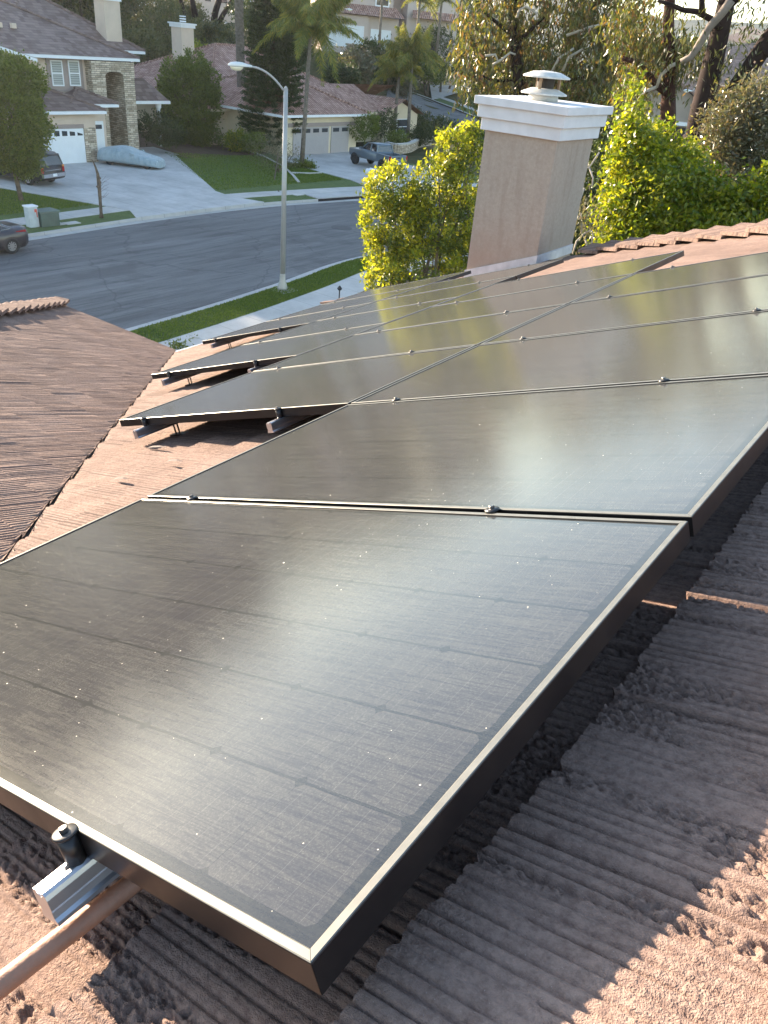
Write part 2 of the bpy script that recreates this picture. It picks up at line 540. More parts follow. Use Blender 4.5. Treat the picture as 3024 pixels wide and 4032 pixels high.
vc = (cx0 * .5 + cx1 * .5 - .04, cy0 * .5 + cy1 * .5, 8.88)
m = MB(); m.lathe([(.19, 0), (.185, .085), (.15, .10)], vc, 24)
m.build('vent_collar', M_HOOD, chim, True)
def disc(z, r):
    d = MB(); pr = []
    d.lathe([(.04, z - .005), (r - .02, z - .03), (r, z - .028), (r, z - .012), (r * .6, z + .035), (.05, z + .048)], vc, 40)
    return d
disc(.10, .29).build('vent_skirt', M_HOOD, chim, False)
disc(.285, .295).build('vent_hood', M_HOOD, chim, False)
M_RUST = plain('rusty_strut', (.33, .22, .14), .7, .3, .3, 20)
for q in (.6, 2.7, 4.8):
    m = MB(); m.box((vc[0] + .17 * math.cos(q), vc[1] + .17 * math.sin(q), 8.88 + .19), (.03, .03, .18))
    m.build('vent_strut', M_RUST, chim)
m = MB(); m.lathe([(.11, .11), (.11, .27)], vc, 20); m.build('vent_screen', plain('dark_screen', (.035, .03, .026), .8), chim)
m = MB()
def rz(x, y):      # height of the tile surface
    p = O - N * .15
    return p[2] - ((x - p[0]) * N[0] + (y - p[1]) * N[1]) / N[2]
e = .02
m.prism([(cx0 - e, cy0 - e, rz(cx0 - e, cy0)), (cx1 + e, cy0 - e, rz(cx1, cy0)), (cx1 + e, cy0 - e, rz(cx1, cy0) + .13), (cx0 - e, cy0 - e, rz(cx0, cy0) + .11)], (0, .02, 0))
m.prism([(cx1 + e, cy0, rz(cx1, cy0)), (cx1 + e, cy1, rz(cx1, cy1)), (cx1 + e, cy1, rz(cx1, cy1) + .12), (cx1 + e, cy0, rz(cx1, cy0) + .12)], (-.02, 0, 0))
m.build('chimney_flashing', plain('flashing_paint', (.52, .50, .52), .6, 0, .15, 8), chim)

# ================================================================== solar array
PU, PV, PW, PL = 1.0245, 1.728, 1.006, 1.71
def glass_material():
    t = NT('solar_glass')
    c = t.n('ShaderNodeTexCoord').outputs['Object']       # panel space: x along courses, y down the slope (metres)
    sp = t.n('ShaderNodeSeparateXYZ'); t.l(c, sp.inputs[0])
    x = t.math('SUBTRACT', sp.outputs[0], .0265); y = t.math('SUBTRACT', sp.outputs[1], .0275)
    cx, cy = .953 / 6, 1.655 / 10
    fx = t.math('MULTIPLY', t.math('FRACT', t.math('DIVIDE', x, cx)), cx)
    fy = t.math('MULTIPLY', t.math('FRACT', t.math('DIVIDE', y, cy)), cy)
    dx = t.math('MINIMUM', fx, t.math('SUBTRACT', cx, fx)); dy = t.math('MINIMUM', fy, t.math('SUBTRACT', cy, fy))
    gap = t.math('LESS_THAN', dx, .0024)
    gap2 = t.math('LESS_THAN', dy, .0004)
    cor = t.math('LESS_THAN', t.math('ADD', dx, dy), .011)
    inx = t.math('MULTIPLY', t.math('GREATER_THAN', x, 0.0), t.math('LESS_THAN', x, .953))
    iny = t.math('MULTIPLY', t.math('GREATER_THAN', y, 0.0), t.math('LESS_THAN', y, 1.655))
    cell = t.math('MULTIPLY', t.math('MULTIPLY', inx, iny), t.math('SUBTRACT', 1.0, t.math('MAXIMUM', t.math('MAXIMUM', gap, gap2), cor)))
    bus = t.math('LESS_THAN', t.math('FRACT', t.math('ADD', t.math('DIVIDE', y, cy / 5), .5)), .022)
    bus = t.math('MULTIPLY', bus, cell)
    obj = t.n('ShaderNodeObjectInfo')
    cmb = t.n('ShaderNodeVectorMath', operation='ADD'); t.l(c, cmb.inputs[0])
    sc = t.n('ShaderNodeVectorMath', operation='SCALE'); t.l(obj.outputs['Location'], sc.inputs[0]); sc.inputs['Scale'].default_value = 1.7
    t.l(sc.outputs[0], cmb.inputs[1])
    vec = cmb.outputs[0]
    col = t.mix(cell, (.010, .012, .016), (.016, .017, .024))
    # fingers across the busbars, broken up by the dust
    fin = t.math('MULTIPLY', cell, .22)
    dust = t.noise(vec, 230, 3, .8)
    col = t.mix(t.math('MULTIPLY', fin, t.mapr(dust, .45, .7, 0, .5)), col, (.13, .125, .115))
    col = t.mix(t.math('MULTIPLY', bus, .20), col, (.16, .16, .155))
    # dust film with drying streaks
    mp = t.n('ShaderNodeMapping'); t.l(vec, mp.inputs[0]); mp.inputs['Scale'].default_value = (26, 3.5, 4)
    st = t.noise(mp.outputs[0], 3, 4, .6, 1.2)
    wav = t.n('ShaderNodeTexNoise'); mp2 = t.n('ShaderNodeMapping'); t.l(vec, mp2.inputs[0]); mp2.inputs['Scale'].default_value = (95, 4.0, 5); t.l(mp2.outputs[0], wav.inputs['Vector'])
    wav.inputs['Scale'].default_value = 1.0; wav.inputs['Detail'].default_value = 3; wav.inputs['Distortion'].default_value = .9
    line = t.mapr(t.math('ABSOLUTE', t.math('SUBTRACT', wav.outputs[0], .5)), .012, .05, .42, 1.0)
    film = t.math('ADD', t.mapr(st, .35, .75, .04, .10), t.mapr(t.noise(vec, 420, 2, .8), .5, .75, 0, .15))
    film = t.math('MULTIPLY', film, line)
    film = t.math('MULTIPLY', film, t.mapr(t.noise(vec, 2.2, 3), .3, .7, .65, 1.2))
    film = t.math('MULTIPLY', film, t.math('ADD', .45, t.math('MULTIPLY', cell, .55)))
    col = t.mix(film, col, (.31, .305, .24))
    # bird lime and grit
    vo = t.n('ShaderNodeTexVoronoi'); t.l(vec, vo.inputs['Vector']); vo.inputs['Scale'].default_value = 17
    rnd = t.n('ShaderNodeSeparateColor'); t.l(vo.outputs['Color'], rnd.inputs[0])
    rad = t.mapr(rnd.outputs[0], .82, 1.0, 0.0, .042)
    spot = t.math('LESS_THAN', vo.outputs['Distance'], rad)
    vo2 = t.n('ShaderNodeTexVoronoi'); t.l(vec, vo2.inputs['Vector']); vo2.inputs['Scale'].default_value = 60
    rnd2 = t.n('ShaderNodeSeparateColor'); t.l(vo2.outputs['Color'], rnd2.inputs[0])
    spot2 = t.math('LESS_THAN', vo2.outputs['Distance'], t.mapr(rnd2.outputs[1], .7, 1.0, 0.0, .085))
    sm = t.math('MAXIMUM', spot, t.math('MULTIPLY', spot2, .7))
    col = t.mix(sm, col, (.66, .62, .52))
    t.set(col=col, spec=.5, ior=1.5, sheen=.07, sheenr=.4, sheent=(1.0, .93, .78))
    t.set(rough=t.math('ADD', t.mapr(st, .3, .8, .075, .12), t.math('MULTIPLY', sm, .6)))
    t.bump(t.math('ADD', t.noise(vec, 500, 2, .7), t.math('MULTIPLY', t.noise(vec, 3, 1), 3.0)), .05, .002)
    return t.m
def anodised():
    t = NT('black_anodised_frame')
    c = t.coord('Object')
    n = t.noise(c, 9, 5)
    t.set(col=t.ramp(n, [(.3, (.008, .008, .010)), (.75, (.020, .019, .018))]), metal=.3, rough=t.mapr(n, .3, .7, .30, .45), spec=.45)
    return t.m
M_LIP = plain('glint_anodised_lip', (.17, .165, .145), .36, .4, .14, 30)  # lighter colour on the frame's top faces stands for the sun's glint
M_GLASS, M_FRAME = glass_material(), anodised()
M_BACK = plain('backsheet', (.02, .02, .022), .6)
def build_panel():
    root = thing('solar_panel', 'x', 'solar panel')
    fr = MB()
    def loop(e, z):     # e inset, rectangle in panel space
        return [(e, e, z), (PW - e, e, z), (PW - e, PL - e, z), (e, PL - e, z)]
    prof = [(0.0, -.040), (0.0, -.0022), (.0006, -.0008), (.0018, 0.0), (.0105, 0.0), (.0118, -.0006), (.0124, -.0024), (.0124, -.012), (.0124, -.038), (.0250, -.0385), (.0250, -.040)]
    # four mitred members, a hair apart at the mitres
    for s in range(4):
        rings = []
        for end in (0, 1):
            ring = []
            for e, z in prof:
                L = loop(e, z); a = np.array(L[s]); b = np.array(L[(s + 1) % 4]); d = (b - a) / np.linalg.norm(b - a)
                ring.append(a + d * .0003 if end == 0 else b - d * .0003)
            rings.append(ring)
        fr.loft(rings)
    f = fr.build('frame', M_FRAME, root)
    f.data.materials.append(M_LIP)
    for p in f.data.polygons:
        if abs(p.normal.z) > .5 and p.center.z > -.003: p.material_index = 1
    g = MB(); e = .0110
    g.prism([(e, e, -.0070), (PW - e, e, -.0070), (PW - e, PL - e, -.0070), (e, PL - e, -.0070)], (0, 0, .0040))
    g.build('glass', M_GLASS, root)
    g = MB(); g.prism([(.03, .03, -.0115), (PW - .03, .03, -.0115), (PW - .03, PL - .03, -.0115), (.03, PL - .03, -.0115)], (0, 0, .004))
    g.build('backsheet', M_BACK, root)
    return root
COLS = [(0.0, 0.0, 5, 'rightmost'), (2.052, PV, 4, 'second from right'), (3.50, 2 * PV, 4, 'third from right'), (5.44, 3 * PV, 3, 'leftmost')]
ORD = ['first', 'second', 'third', 'fourth', 'fifth']
proto = build_panel()
first = True
PLAB = {(0, 0): 'black solar panel nearest the camera, its corner filling the foreground', (1, 0): 'black solar panel whose bare front edge casts the largest shadow on the tiles',
        (3, 2): 'black solar panel at the far left end of the array, beside the chimney foot'}
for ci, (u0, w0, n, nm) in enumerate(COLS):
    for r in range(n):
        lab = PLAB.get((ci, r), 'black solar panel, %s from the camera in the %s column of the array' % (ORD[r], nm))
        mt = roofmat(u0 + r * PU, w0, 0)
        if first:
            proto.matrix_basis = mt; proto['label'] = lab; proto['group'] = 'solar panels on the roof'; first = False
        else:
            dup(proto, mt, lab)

# rails, clamps, feet
M_RAIL = plain('mill_aluminium', (.60, .60, .63), .30, .9, .06, 14)
M_BLACK = plain('black_clamp', (.035, .034, .034), .35, .4, .2, 20)
M_BOLT = plain('bolt_steel', (.20, .19, .18), .3, .9, .2, 60)
RWS = (.415, 1.463)
WHERE = ['upper', 'lower']
rail_i = 0
def rail(u0, u1, w, lab):
    # profile in (w, h): a channel with a slot in its top and lips
    pr = [(-.019, -.088), (.019, -.088), (.019, -.083), (.015, -.079), (.0145, -.070), (.0165, -.066), (.0165, -.051), (.0155, -.0445), (.011, -.0415),
          (.0055, -.0415), (.0055, -.048), (-.0055, -.048), (-.0055, -.0415), (-.011, -.0415), (-.0155, -.0445), (-.0165, -.051), (-.0165, -.066), (-.0145, -.070), (-.015, -.079), (-.019, -.083)]
    g = MB(); g.loft([[RP(u0, w + a, h) for a, h in pr], [RP(u1, w + a, h) for a, h in pr]])
    o = thing('mounting_rail', lab, 'rail', RP(u0, w, -.1), 'aluminium rails under the panels')
    g.build('channel', M_RAIL, o)
    return o
def foot(u, w, lab):
    o = thing('roof_hook', lab, 'roof hook', RP(u, w, -.15), 'slotted hooks holding the rails')
    g = MB()
    for du in (-.012, .012):
        g.box(RP(u + du, w + .03, -.118), (.006, .008, .075), [A, B, N])
    g.box(RP(u, w + .03, -.088), (.030, .008, .014), [A, B, N])
    g.build('strap', M_BLACK, o)
    g = MB(); g.box(RP(u, w, -.152), (.05, .16, .008), [A, B, N]); g.build('base_plate', M_BLACK, o)
    return o
def mk_mid():
    o = thing('panel_clamp', 'x', 'clamp')
    g = MB(); g.lathe([(.0145, .0005), (.0165, .0015), (.0165, .0035), (.0105, .0060), (.004, .0065)], (0, 0, 0), 24)
    g.build('washer', M_BLACK, o, True)
    g = MB(); g.lathe([(.0062, .0060), (.0062, .0108), (.0050, .0118)], (0, 0, 0), 6); g.build('bolt', M_BOLT, o)
    g = MB(); g.lathe([(.004, -.045), (.004, .002)], (0, 0, 0), 8); g.build('shank', M_BOLT, o)
    return o
def mk_end():
    o = thing('end_clamp', 'x', 'clamp')
    g = MB(); g.lathe([(.0125, -.0425), (.0125, -.002)], (0, 0, 0), 28); g.build('sleeve', M_BLACK, o, True)
    g = MB(); g.lathe([(.0145, -.002), (.0160, -.0005), (.0160, .0020), (.0145, .0030), (.004, .0036)], (0, 0, 0), 28); g.build('washer', M_BLACK, o, True)
    g = MB(); g.lathe([(.0060, .0036), (.0060, .0085), (.0050, .0092)], (0, 0, 0), 6); g.build('bolt', M_BOLT, o)
    return o
mid, end = mk_mid(), mk_end()
mfirst = efirst = True
def put(kind, mt, lab, grp):
    global mfirst, efirst
    if kind == 'mid':
        if mfirst:
            mid.matrix_basis = mt; mid['label'] = lab; mid['group'] = grp; mfirst = False
        else: dup(mid, mt, lab, grp)
    else:
        if efirst:
            end.matrix_basis = mt; end['label'] = lab; end['group'] = grp; efirst = False
        else: dup(end, mt, lab, grp)
CN = ['rightmost', 'second', 'third', 'leftmost']
for ci, (u0, w0, n, nm) in enumerate(COLS):
    for ri, rw in enumerate(RWS):
        w = w0 + rw
        if ci == 0 and ri == 0: lab = 'short bright rail end sticking out beside the brown pipe in the foreground'
        else: lab = 'aluminium rail, %s of the two under the %s column of panels counted from the right' % (WHERE[ri], CN[ci])
        rail(u0 - (.064 if ci == 0 else .085), u0 + n * PU + .03, w, lab)
        for q in range(1, n):
            put('mid', roofmat(u0 + q * PU - .009, w, 0), 'black disc clamp at the %s seam of the %s panel column, %s of the pair' % (ORD[q - 1], CN[ci], WHERE[ri]), 'disc clamps along the panel seams')
        lab = 'stout black end clamp with a bright bolt head nearest the camera' if (ci, ri) == (0, 0) else 'black end clamp at the front edge of the %s panel column, on its %s rail' % (CN[ci], WHERE[ri])
        put('end', roofmat(u0 - .0105, w, 0), lab, 'end clamps on the rails')
        put('end', roofmat(u0 + n * PU - .018 + .0105, w, 0), 'black end clamp at the far edge of the %s panel column, on its %s rail' % (CN[ci], WHERE[ri]), 'end clamps on the rails')
        if ci > 0:
            foot(u0 + .19 + .1 * (ri == 0), w, 'dark slotted hook under the front of the %s panel column, at its %s rail' % (CN[ci], WHERE[ri]))

# brown conduit running under the nearest panel
a = roofpt(40, 3850, -.118); b = roofpt(480, 3510, -.118)
d = np.array(b) - np.array(a); d /= np.linalg.norm(d)
o = thing('conduit_pipe', 'brown painted conduit pipe running under the nearest solar panel', 'pipe', RP(a[0], a[1], -.12))
g = MB(); g.tube([RP(a[0] + d[0] * s, a[1] + d[1] * s, -.118) for s in (-.9, 0, .5, 1.6)], .0140, 20)
g.build('tube', plain('brown_pipe_paint', (.36, .19, .12), .55, 0, .1, 25, .5, .15, 120), o, True)
g = MB()
for s in (.75, -.6):
    p = RP(a[0] + d[0] * s, a[1] + d[1] * s, -.128); g.box(p, (.02, .05, .03), [A, B, N])
g.build('strap', M_RAIL, o)
# scraps of broken tile and twigs lying on the slope
for i, (px, py, L, lab) in enumerate([(620, 1765, .16, 'dark sliver of tile lying on the sunlit slope below the second panel column'), (500, 1478, .12, 'dark curled leaf stuck on the left roof wing near the valley'),
                                      (690, 1820, .12, 'thin dark twig in a tile groove left of the nearest panels'), (480, 1890, .11, 'short dark splinter lying on the sunlit tiles by the valley')]):
    if i == 1:
        P = roofpt(px, py, -.12); dd = ray(px, py); t_ = ((O2 - CAM) @ N2) / (dd @ N2); c = CAM + dd * t_ + N2 * .012
        ax = [np.array([.96, .28, 0]), np.array([-.28, .96, -.3]), N2]
    else:
        q = roofpt(px, py, -.135); c = RP(q[0], q[1], -.130); ax = [B, A, N]
    g = MB(); g.loft([[np.array(c) + ax[0] * s * L + ax[1] * y * .008 * k + ax[2] * (z * .006 * k + .006 * (1 - abs(s) * 2)) for y, z in ((-1, 0), (0, 1), (1, 0), (0, -.4))] for s, k in ((-.5, .3), (-.2, 1), (.2, .9), (.5, .2))])
    tag(g.build('tile_scrap' if i != 1 else 'dead_leaf', plain('scrap_brown%d' % i, (.09, .055, .05), .8), None), lab, 'debris')
# ================================================================== terrain
KN = {95: [(78, 0), (108, 19), (125, 20.5), (170, 20), (400, 14), (900, 0)], 75: [(78, 0), (108, 18), (125, 20), (165, 23), (220, 23), (400, 14), (900, 0)],
      60: [(84, 0), (106, 6), (130, 10), (160, 13), (220, 18), (400, 20), (900, 0)], 48: [(97, 0), (118, 6), (130, 9.0), (162, 9.4), (200, 16), (260, 22), (400, 24), (900, 0)],
      40: [(100, 0), (121, 7.3), (142, 7.8), (180, 16), (250, 24), (400, 24), (900, 0)], 33: [(98, 0), (132, 2.7), (150, 4), (190, 16), (260, 22), (400, 22), (900, 0)],
      26: [(95, 0), (140, 1.0), (200, 4), (300, 6), (500, 4), (900, -4)], 15: [(60, -.3), (90, -.6), (140, -1), (300, -4), (900, -8)], 0: [(60, -.3), (140, -1), (300, -4), (900, -8)]}
AZK = sorted(KN)
def G(x, y):
    x = np.asarray(x, float); y = np.asarray(y, float)
    dx = x - CAM[0]; dy = y - CAM[1]
    az = np.degrees(np.arctan2(-dx, dy)); d = np.hypot(dx, dy)
    out = np.zeros_like(az)
    prof = [np.interp(d, [0, 40] + [k[0] for k in KN[a]], [0, 0] + [k[1] for k in KN[a]]) for a in AZK]
    azc = np.clip(az, AZK[0], AZK[-1])
    for i in range(len(AZK) - 1):
        lo, hi = AZK[i], AZK[i + 1]
        mk = (azc >= lo) & (azc <= hi)
        t = (azc - lo) / (hi - lo); t = t * t * (3 - 2 * t)
        out = np.where(mk, prof[i] * (1 - t) + prof[i + 1] * t, out)
    back = np.clip((np.abs(az) - 100) / 40, 0, 1)
    return out * (1 - back)
def Gz(x, y):
    return float(G(np.array([x]), np.array([y]))[0])

M_EARTH = NT('ground_cover')
c = M_EARTH.coord('Object')
M_EARTH.set(col=M_EARTH.ramp(M_EARTH.noise(c, .25, 6, .65), [(.3, (.045, .060, .022)), (.5, (.085, .085, .038)), (.72, (.16, .125, .075))]), rough=.95, spec=.1)
M_EARTH.bump(M_EARTH.noise(c, 3, 5, .7), .8, .2)
M_EARTH = M_EARTH.m
gx = np.concatenate([np.linspace(-1200, -170, 22)[:-1], np.arange(-170, 40, 3.0), np.linspace(40, 900, 16)])
gy = np.concatenate([np.linspace(-700, -40, 14)[:-1], np.arange(-40, 180, 3.0), np.linspace(180, 1400, 24)])
X, Y = np.meshgrid(gx, gy, indexing='ij')
Z = G(X, Y) - .35
i = np.arange(X.size).reshape(X.shape)
F = np.stack([i[:-1, :-1].ravel(), i[1:, :-1].ravel(), i[1:, 1:].ravel(), i[:-1, 1:].ravel()], 1)
gm = link('ground', fastmesh('ground', np.stack([X, Y, Z], -1).reshape(-1, 3), F), M_EARTH)
gm.data.polygons.foreach_set('use_smooth', np.ones(len(F), bool))
gm['kind'] = 'structure'
# far hills behind the trees at the right
M_HILL = NT('far_hillside')
c = M_HILL.coord('Object')
vo = M_HILL.n('ShaderNodeTexVoronoi'); M_HILL.l(c, vo.inputs['Vector']); vo.inputs['Scale'].default_value = .07
M_HILL.set(col=M_HILL.mix(M_HILL.mapr(vo.outputs['Distance'], .02, .25, .5, 0), M_HILL.ramp(M_HILL.noise(c, .03, 6, .7), [(.35, (.05, .075, .07)), (.65, (.12, .13, .10))]), (.40, .36, .33)), rough=1, spec=0)
M_HILL = M_HILL.m
hx = np.linspace(-1500, 700, 90); hv = np.linspace(0, 1, 14)
HX, HV = np.meshgrid(hx, hv, indexing='ij')
HY = 820 + 420 * HV
HZ = -12 + (62 + 26 * vnoise(hx / 160, hx * 0, 31) + 12 * vnoise(hx / 45, hx * 0, 32))[:, None] * np.sin(HV * math.pi / 2) + 8 * (vnoise(HX / 30, HY / 30, 33) - .5) * HV
i = np.arange(HX.size).reshape(HX.shape)
F = np.stack([i[:-1, :-1].ravel(), i[1:, :-1].ravel(), i[1:, 1:].ravel(), i[:-1, 1:].ravel()], 1)
hm = link('hills', fastmesh('hills', np.stack([HX, HY, HZ], -1).reshape(-1, 3), F), M_HILL)
hm['kind'] = 'structure'

# ================================================================== street
def asphalt(name, ang=0.0, k=1.0):
    t = NT(name)
    c = t.coord('Object', (1, 1, 1), (0, 0, ang))
    m = t.n('ShaderNodeMapping'); t.l(c, m.inputs[0]); m.inputs['Scale'].default_value = (1.0, .10, 1)
    s1 = t.noise(m.outputs[0], 1.3, 8, .72, .3)
    m2 = t.n('ShaderNodeMapping'); t.l(c, m2.inputs[0]); m2.inputs['Scale'].default_value = (1.0, .035, 1)
    s2 = t.noise(m2.outputs[0], 1.9, 4, .55, .5)
    lane = t.ramp(s1, [(.34, (.095 * k, .094 * k, .096 * k)), (.5, (.135 * k, .135 * k, .137 * k)), (.66, (.185 * k, .185 * k, .187 * k))])
    seam = t.mapr(t.math('ABSOLUTE', t.math('SUBTRACT', s2, .5)), 0.0, .018, .55, 0)
    col = t.mix(seam, lane, (.05, .052, .058))
    vc_ = t.n('ShaderNodeTexVoronoi', feature='DISTANCE_TO_EDGE'); nv = t.n('ShaderNodeVectorMath', operation='ADD'); t.l(c, nv.inputs[0])
    nn_ = t.n('ShaderNodeTexNoise'); t.l(c, nn_.inputs['Vector']); nn_.inputs['Scale'].default_value = .9; t.l(nn_.outputs['Color'], nv.inputs[1]); t.l(nv.outputs[0], vc_.inputs['Vector']); vc_.inputs['Scale'].default_value = .16
    col = t.mix(t.mapr(vc_.outputs['Distance'], .002, .009, .35, 0), col, (.045, .045, .048))
    col = t.mix(t.mapr(t.noise(c, .22, 3), .60, .63, 0, .35), col, (.075, .075, .078))
    t.set(col=t.mix(.5, col, t.ramp(t.noise(t.coord('Object'), 30, 3, .8), [(.3, (.62, .62, .62)), (.7, (1.35, 1.35, 1.35))]), 'MULTIPLY'), rough=.85, spec=.3)
    t.bump(t.noise(t.coord('Object'), 60, 3), .3, .01)
    return t.m
def concrete(name, col, var=.10):
    t = NT(name)
    c = t.coord('Object')
    lo = tuple(x * (1 - var * 1.6) for x in col); hi = tuple(x * (1 + var) for x in col)
    k = t.ramp(t.noise(c, .45, 7, .72), [(.3, lo), (.68, hi)])
    sp = t.n('ShaderNodeSeparateXYZ'); t.l(c, sp.inputs[0])
    j = t.math('LESS_THAN', t.math('ABSOLUTE', t.math('SUBTRACT', t.math('FRACT', t.math('DIVIDE', sp.outputs[1], 1.5)), .5)), .012)
    k = t.mix(t.math('MULTIPLY', j, .45), k, (.18, .17, .16))
    t.set(col=k, rough=.85, spec=.25)
    t.bump(t.noise(c, 40, 3), .2, .01)
    return t.m
def lawn(name, a, b):
    t = NT(name)
    c = t.coord('Object')
    t.set(col=t.mix(.55, t.ramp(t.noise(c, .9, 5, .6), [(.3, a), (.7, b)]), t.ramp(t.noise(c, 14, 4, .7), [(.3, (.45, .5, .4)), (.7, (1.3, 1.3, 1.2))]), 'MULTIPLY'), rough=.9, spec=.1, sheen=.1)
    t.bump(t.noise(c, 22, 4, .8), 1.0, .06)
    return t.m
M_ASPH, M_ASPH2 = asphalt('asphalt', .03), asphalt('asphalt_cross', .85, 1.3)
M_CONC = concrete('concrete_walk', (.49, .475, .45), .14); M_DRIVE = concrete('concrete_drive', (.475, .465, .45), .17); M_KERB = concrete('concrete_kerb', (.45, .44, .425))
M_GRASS = lawn('lawn_grass', (.052, .10, .016), (.105, .155, .030)); M_GRASS2 = lawn('verge_grass', (.060, .105, .016), (.115, .155, .030))

def slab(name, pts, top, mat, kind=True, bot=-.42):
    g = MB(); g.prism([(p[0], p[1], bot) for p in pts], (0, 0, top - bot))
    o = g.build(name, mat)
    if kind: o['kind'] = 'structure'
    return o
def cps(P, n=8):
    """smooth polyline through plan points"""
    P = [np.array(p, float) for p in P]; out = []
    Q = [2 * P[0] - P[1]] + P + [2 * P[-1] - P[-2]]
    for k in range(1, len(Q) - 2):
        for s in range(n):
            t = s / n
            out.append(.5 * ((2 * Q[k]) + (-Q[k - 1] + Q[k + 1]) * t + (2 * Q[k - 1] - 5 * Q[k] + 4 * Q[k + 1] - Q[k + 2]) * t * t + (-Q[k - 1] + 3 * Q[k] - 3 * Q[k + 1] + Q[k + 2]) * t ** 3))
    return out + [P[-1]]
def offs(P, d):
    out = []
    for k in range(len(P)):
        t = P[min(k + 1, len(P) - 1)] - P[max(k - 1, 0)]; t = t / np.linalg.norm(t)
        out.append(P[k] + np.array([-t[1], t[0]]) * d)       # positive: to the left of travel (+y travel -> -x)
    return out
far_c = cps([(-33.6, -40), (-35.2, 0), (-35.9, 18), (-36.45, 27), (-36.55, 32), (-36.2, 37.2), (-35.5, 41), (-34.5, 46), (-32.6, 53), (-29.5, 62), (-26, 70), (-20, 80)])
near_c = cps([(-20.2, -40), (-21.4, 0), (-22.4, 17), (-23.2, 24.4), (-24.2, 30.9), (-23.6, 38), (-21.5, 48), (-18, 57), (-14, 65), (-8, 74)])
def band(name, Pa, Pb, top, mat, bot=-.42):
    g = MB()
    for k in range(len(Pa) - 1):
        g.prism([(Pa[k][0], Pa[k][1], bot), (Pb[k][0], Pb[k][1], bot), (Pb[k + 1][0], Pb[k + 1][1], bot), (Pa[k + 1][0], Pa[k + 1][1], bot)], (0, 0, top - bot))
    o = g.build(name, mat); o['kind'] = 'structure'; return o
slab('street', [tuple(p) for p in offs(far_c, -.35)][::-1] + [tuple(p) for p in offs(near_c, .35)], -.15, M_ASPH)
band('gutter', offs(far_c, -.45), offs(far_c, .02), -.135, M_KERB)
band('gutter', offs(near_c, .45), offs(near_c, -.02), -.135, M_KERB)
band('kerb', offs(far_c, 0), offs(far_c, .17), .0, M_KERB)
band('kerb', offs(near_c, 0), offs(near_c, -.17), .0, M_KERB)
band('verge', offs(far_c, .16), offs(far_c, 1.75), .015, M_GRASS)
band('verge', offs(near_c, -.16), offs(near_c, -1.75), .02, M_GRASS2)
band('pavement', offs(far_c, 1.7), offs(far_c, 3.1), .035, M_CONC)
band('pavement', offs(near_c, -1.7), offs(near_c, -3.2), .035, M_CONC)
# lots on both sides
fl = offs(far_c, 3.05); nl = offs(near_c, -3.15)
slab('front_lawn', [tuple(p) for p in fl if 0 < p[1] < 62] + [(-58, 62), (-58, 0)], .01, M_GRASS)
M_BED = plain('planting_bed', (.10, .075, .055), .95, 0, .3, 3, .1, .8, 20)
slab('planting_bed', [(-52.0, 44.2), (-51.5, 52.5), (-57.9, 61), (-66, 61), (-66, 44.2)], .03, M_BED)
slab('front_bed', [tuple(p) for p in nl if -5 < p[1] < 60][::-1] + [(-10, -5), (-10, 55)], .01, M_BED)
# driveways (with aprons through verge and kerb)
slab('driveway', [(-36.45, 27.4), (-38.1, 28.25), (-39.9, 27.8), (-47.2, 25.6), (-53.2, 23.5), (-53.2, 39.4), (-55.1, 44.3), (-53.2, 44.2), (-40.35, 36.6), (-38.6, 36.3), (-36.35, 36.9), (-36.45, 32)][::-1], .055, M_DRIVE)
slab('driveway', [(-35.0, 47.2), (-36.8, 48.0), (-39.5, 49.2), (-46.6, 50.4), (-50.0, 52.6), (-50.0, 64.0), (-46, 61.8), (-41, 60.4), (-37, 58.2), (-33.4, 55.0)][::-1], .055, M_DRIVE)
slab('front_walk', [(-53.5, 40.5), (-53.5, 44.8), (-57.5, 45.5), (-57.5, 40.5)], .05, M_DRIVE)
# concrete strip dividing the two front lawns, and the small curved border by the palm
g = MB(); P = [np.array(q) for q in [(-57.5, 54.0), (-54, 52.6), (-50.5, 51.2), (-46.0, 48.8), (-42.5, 46.2), (-40.3, 44.4)]]
for a, b in zip(P[:-1], P[1:]):
    t = (b - a) / np.linalg.norm(b - a); n = np.array([-t[1], t[0]]) * .10
    g.prism([(*(a - n), -.1), (*(b - n), -.1), (*(b + n), -.1), (*(a + n), -.1)], (0, 0, .19))
tag(g.build('garden_edging', M_CONC), 'thin concrete edging dividing the two front lawns across the street', 'edging')
g = MB(); g.tube([(-43.4, 47.0, .06), (-42.6, 48.2, .06), (-42.4, 49.2, .06), (-43.0, 49.6, .06)], .08, 6)
tag(g.build('border_stone', M_CONC), 'short curled concrete border at the tip of the lawn near the mailbox', 'edging')
# kerb inlet
o = thing('storm_drain', 'kerb drain inlet with a wide concrete lid and a dark slot at the street edge', 'drain', (-35.6, 43.5, 0))
q = [p for p in far_c if 40.7 < p[1] < 46.4]
qa = offs(far_c, .02); qb = offs(far_c, 1.45)
ix = [k for k, p in enumerate(far_c) if 40.5 < p[1] < 46.6]
g = MB(); h = MB()
for k0, k1 in zip(ix[:-1], ix[1:]):
    g.prism([(*qa[k0], .02), (*qb[k0], .02), (*qb[k1], .02), (*qa[k1], .02)], (0, 0, .05))
    za = offs(far_c, -.012)
    h.prism([(*qa[k0], -.134), (*za[k0], -.134), (*za[k1], -.134), (*qa[k1], -.134)], (0, 0, .15))
g.build('lid', M_KERB, o); h.build('slot', plain('drain_dark', (.012, .012, .014), .9), o)
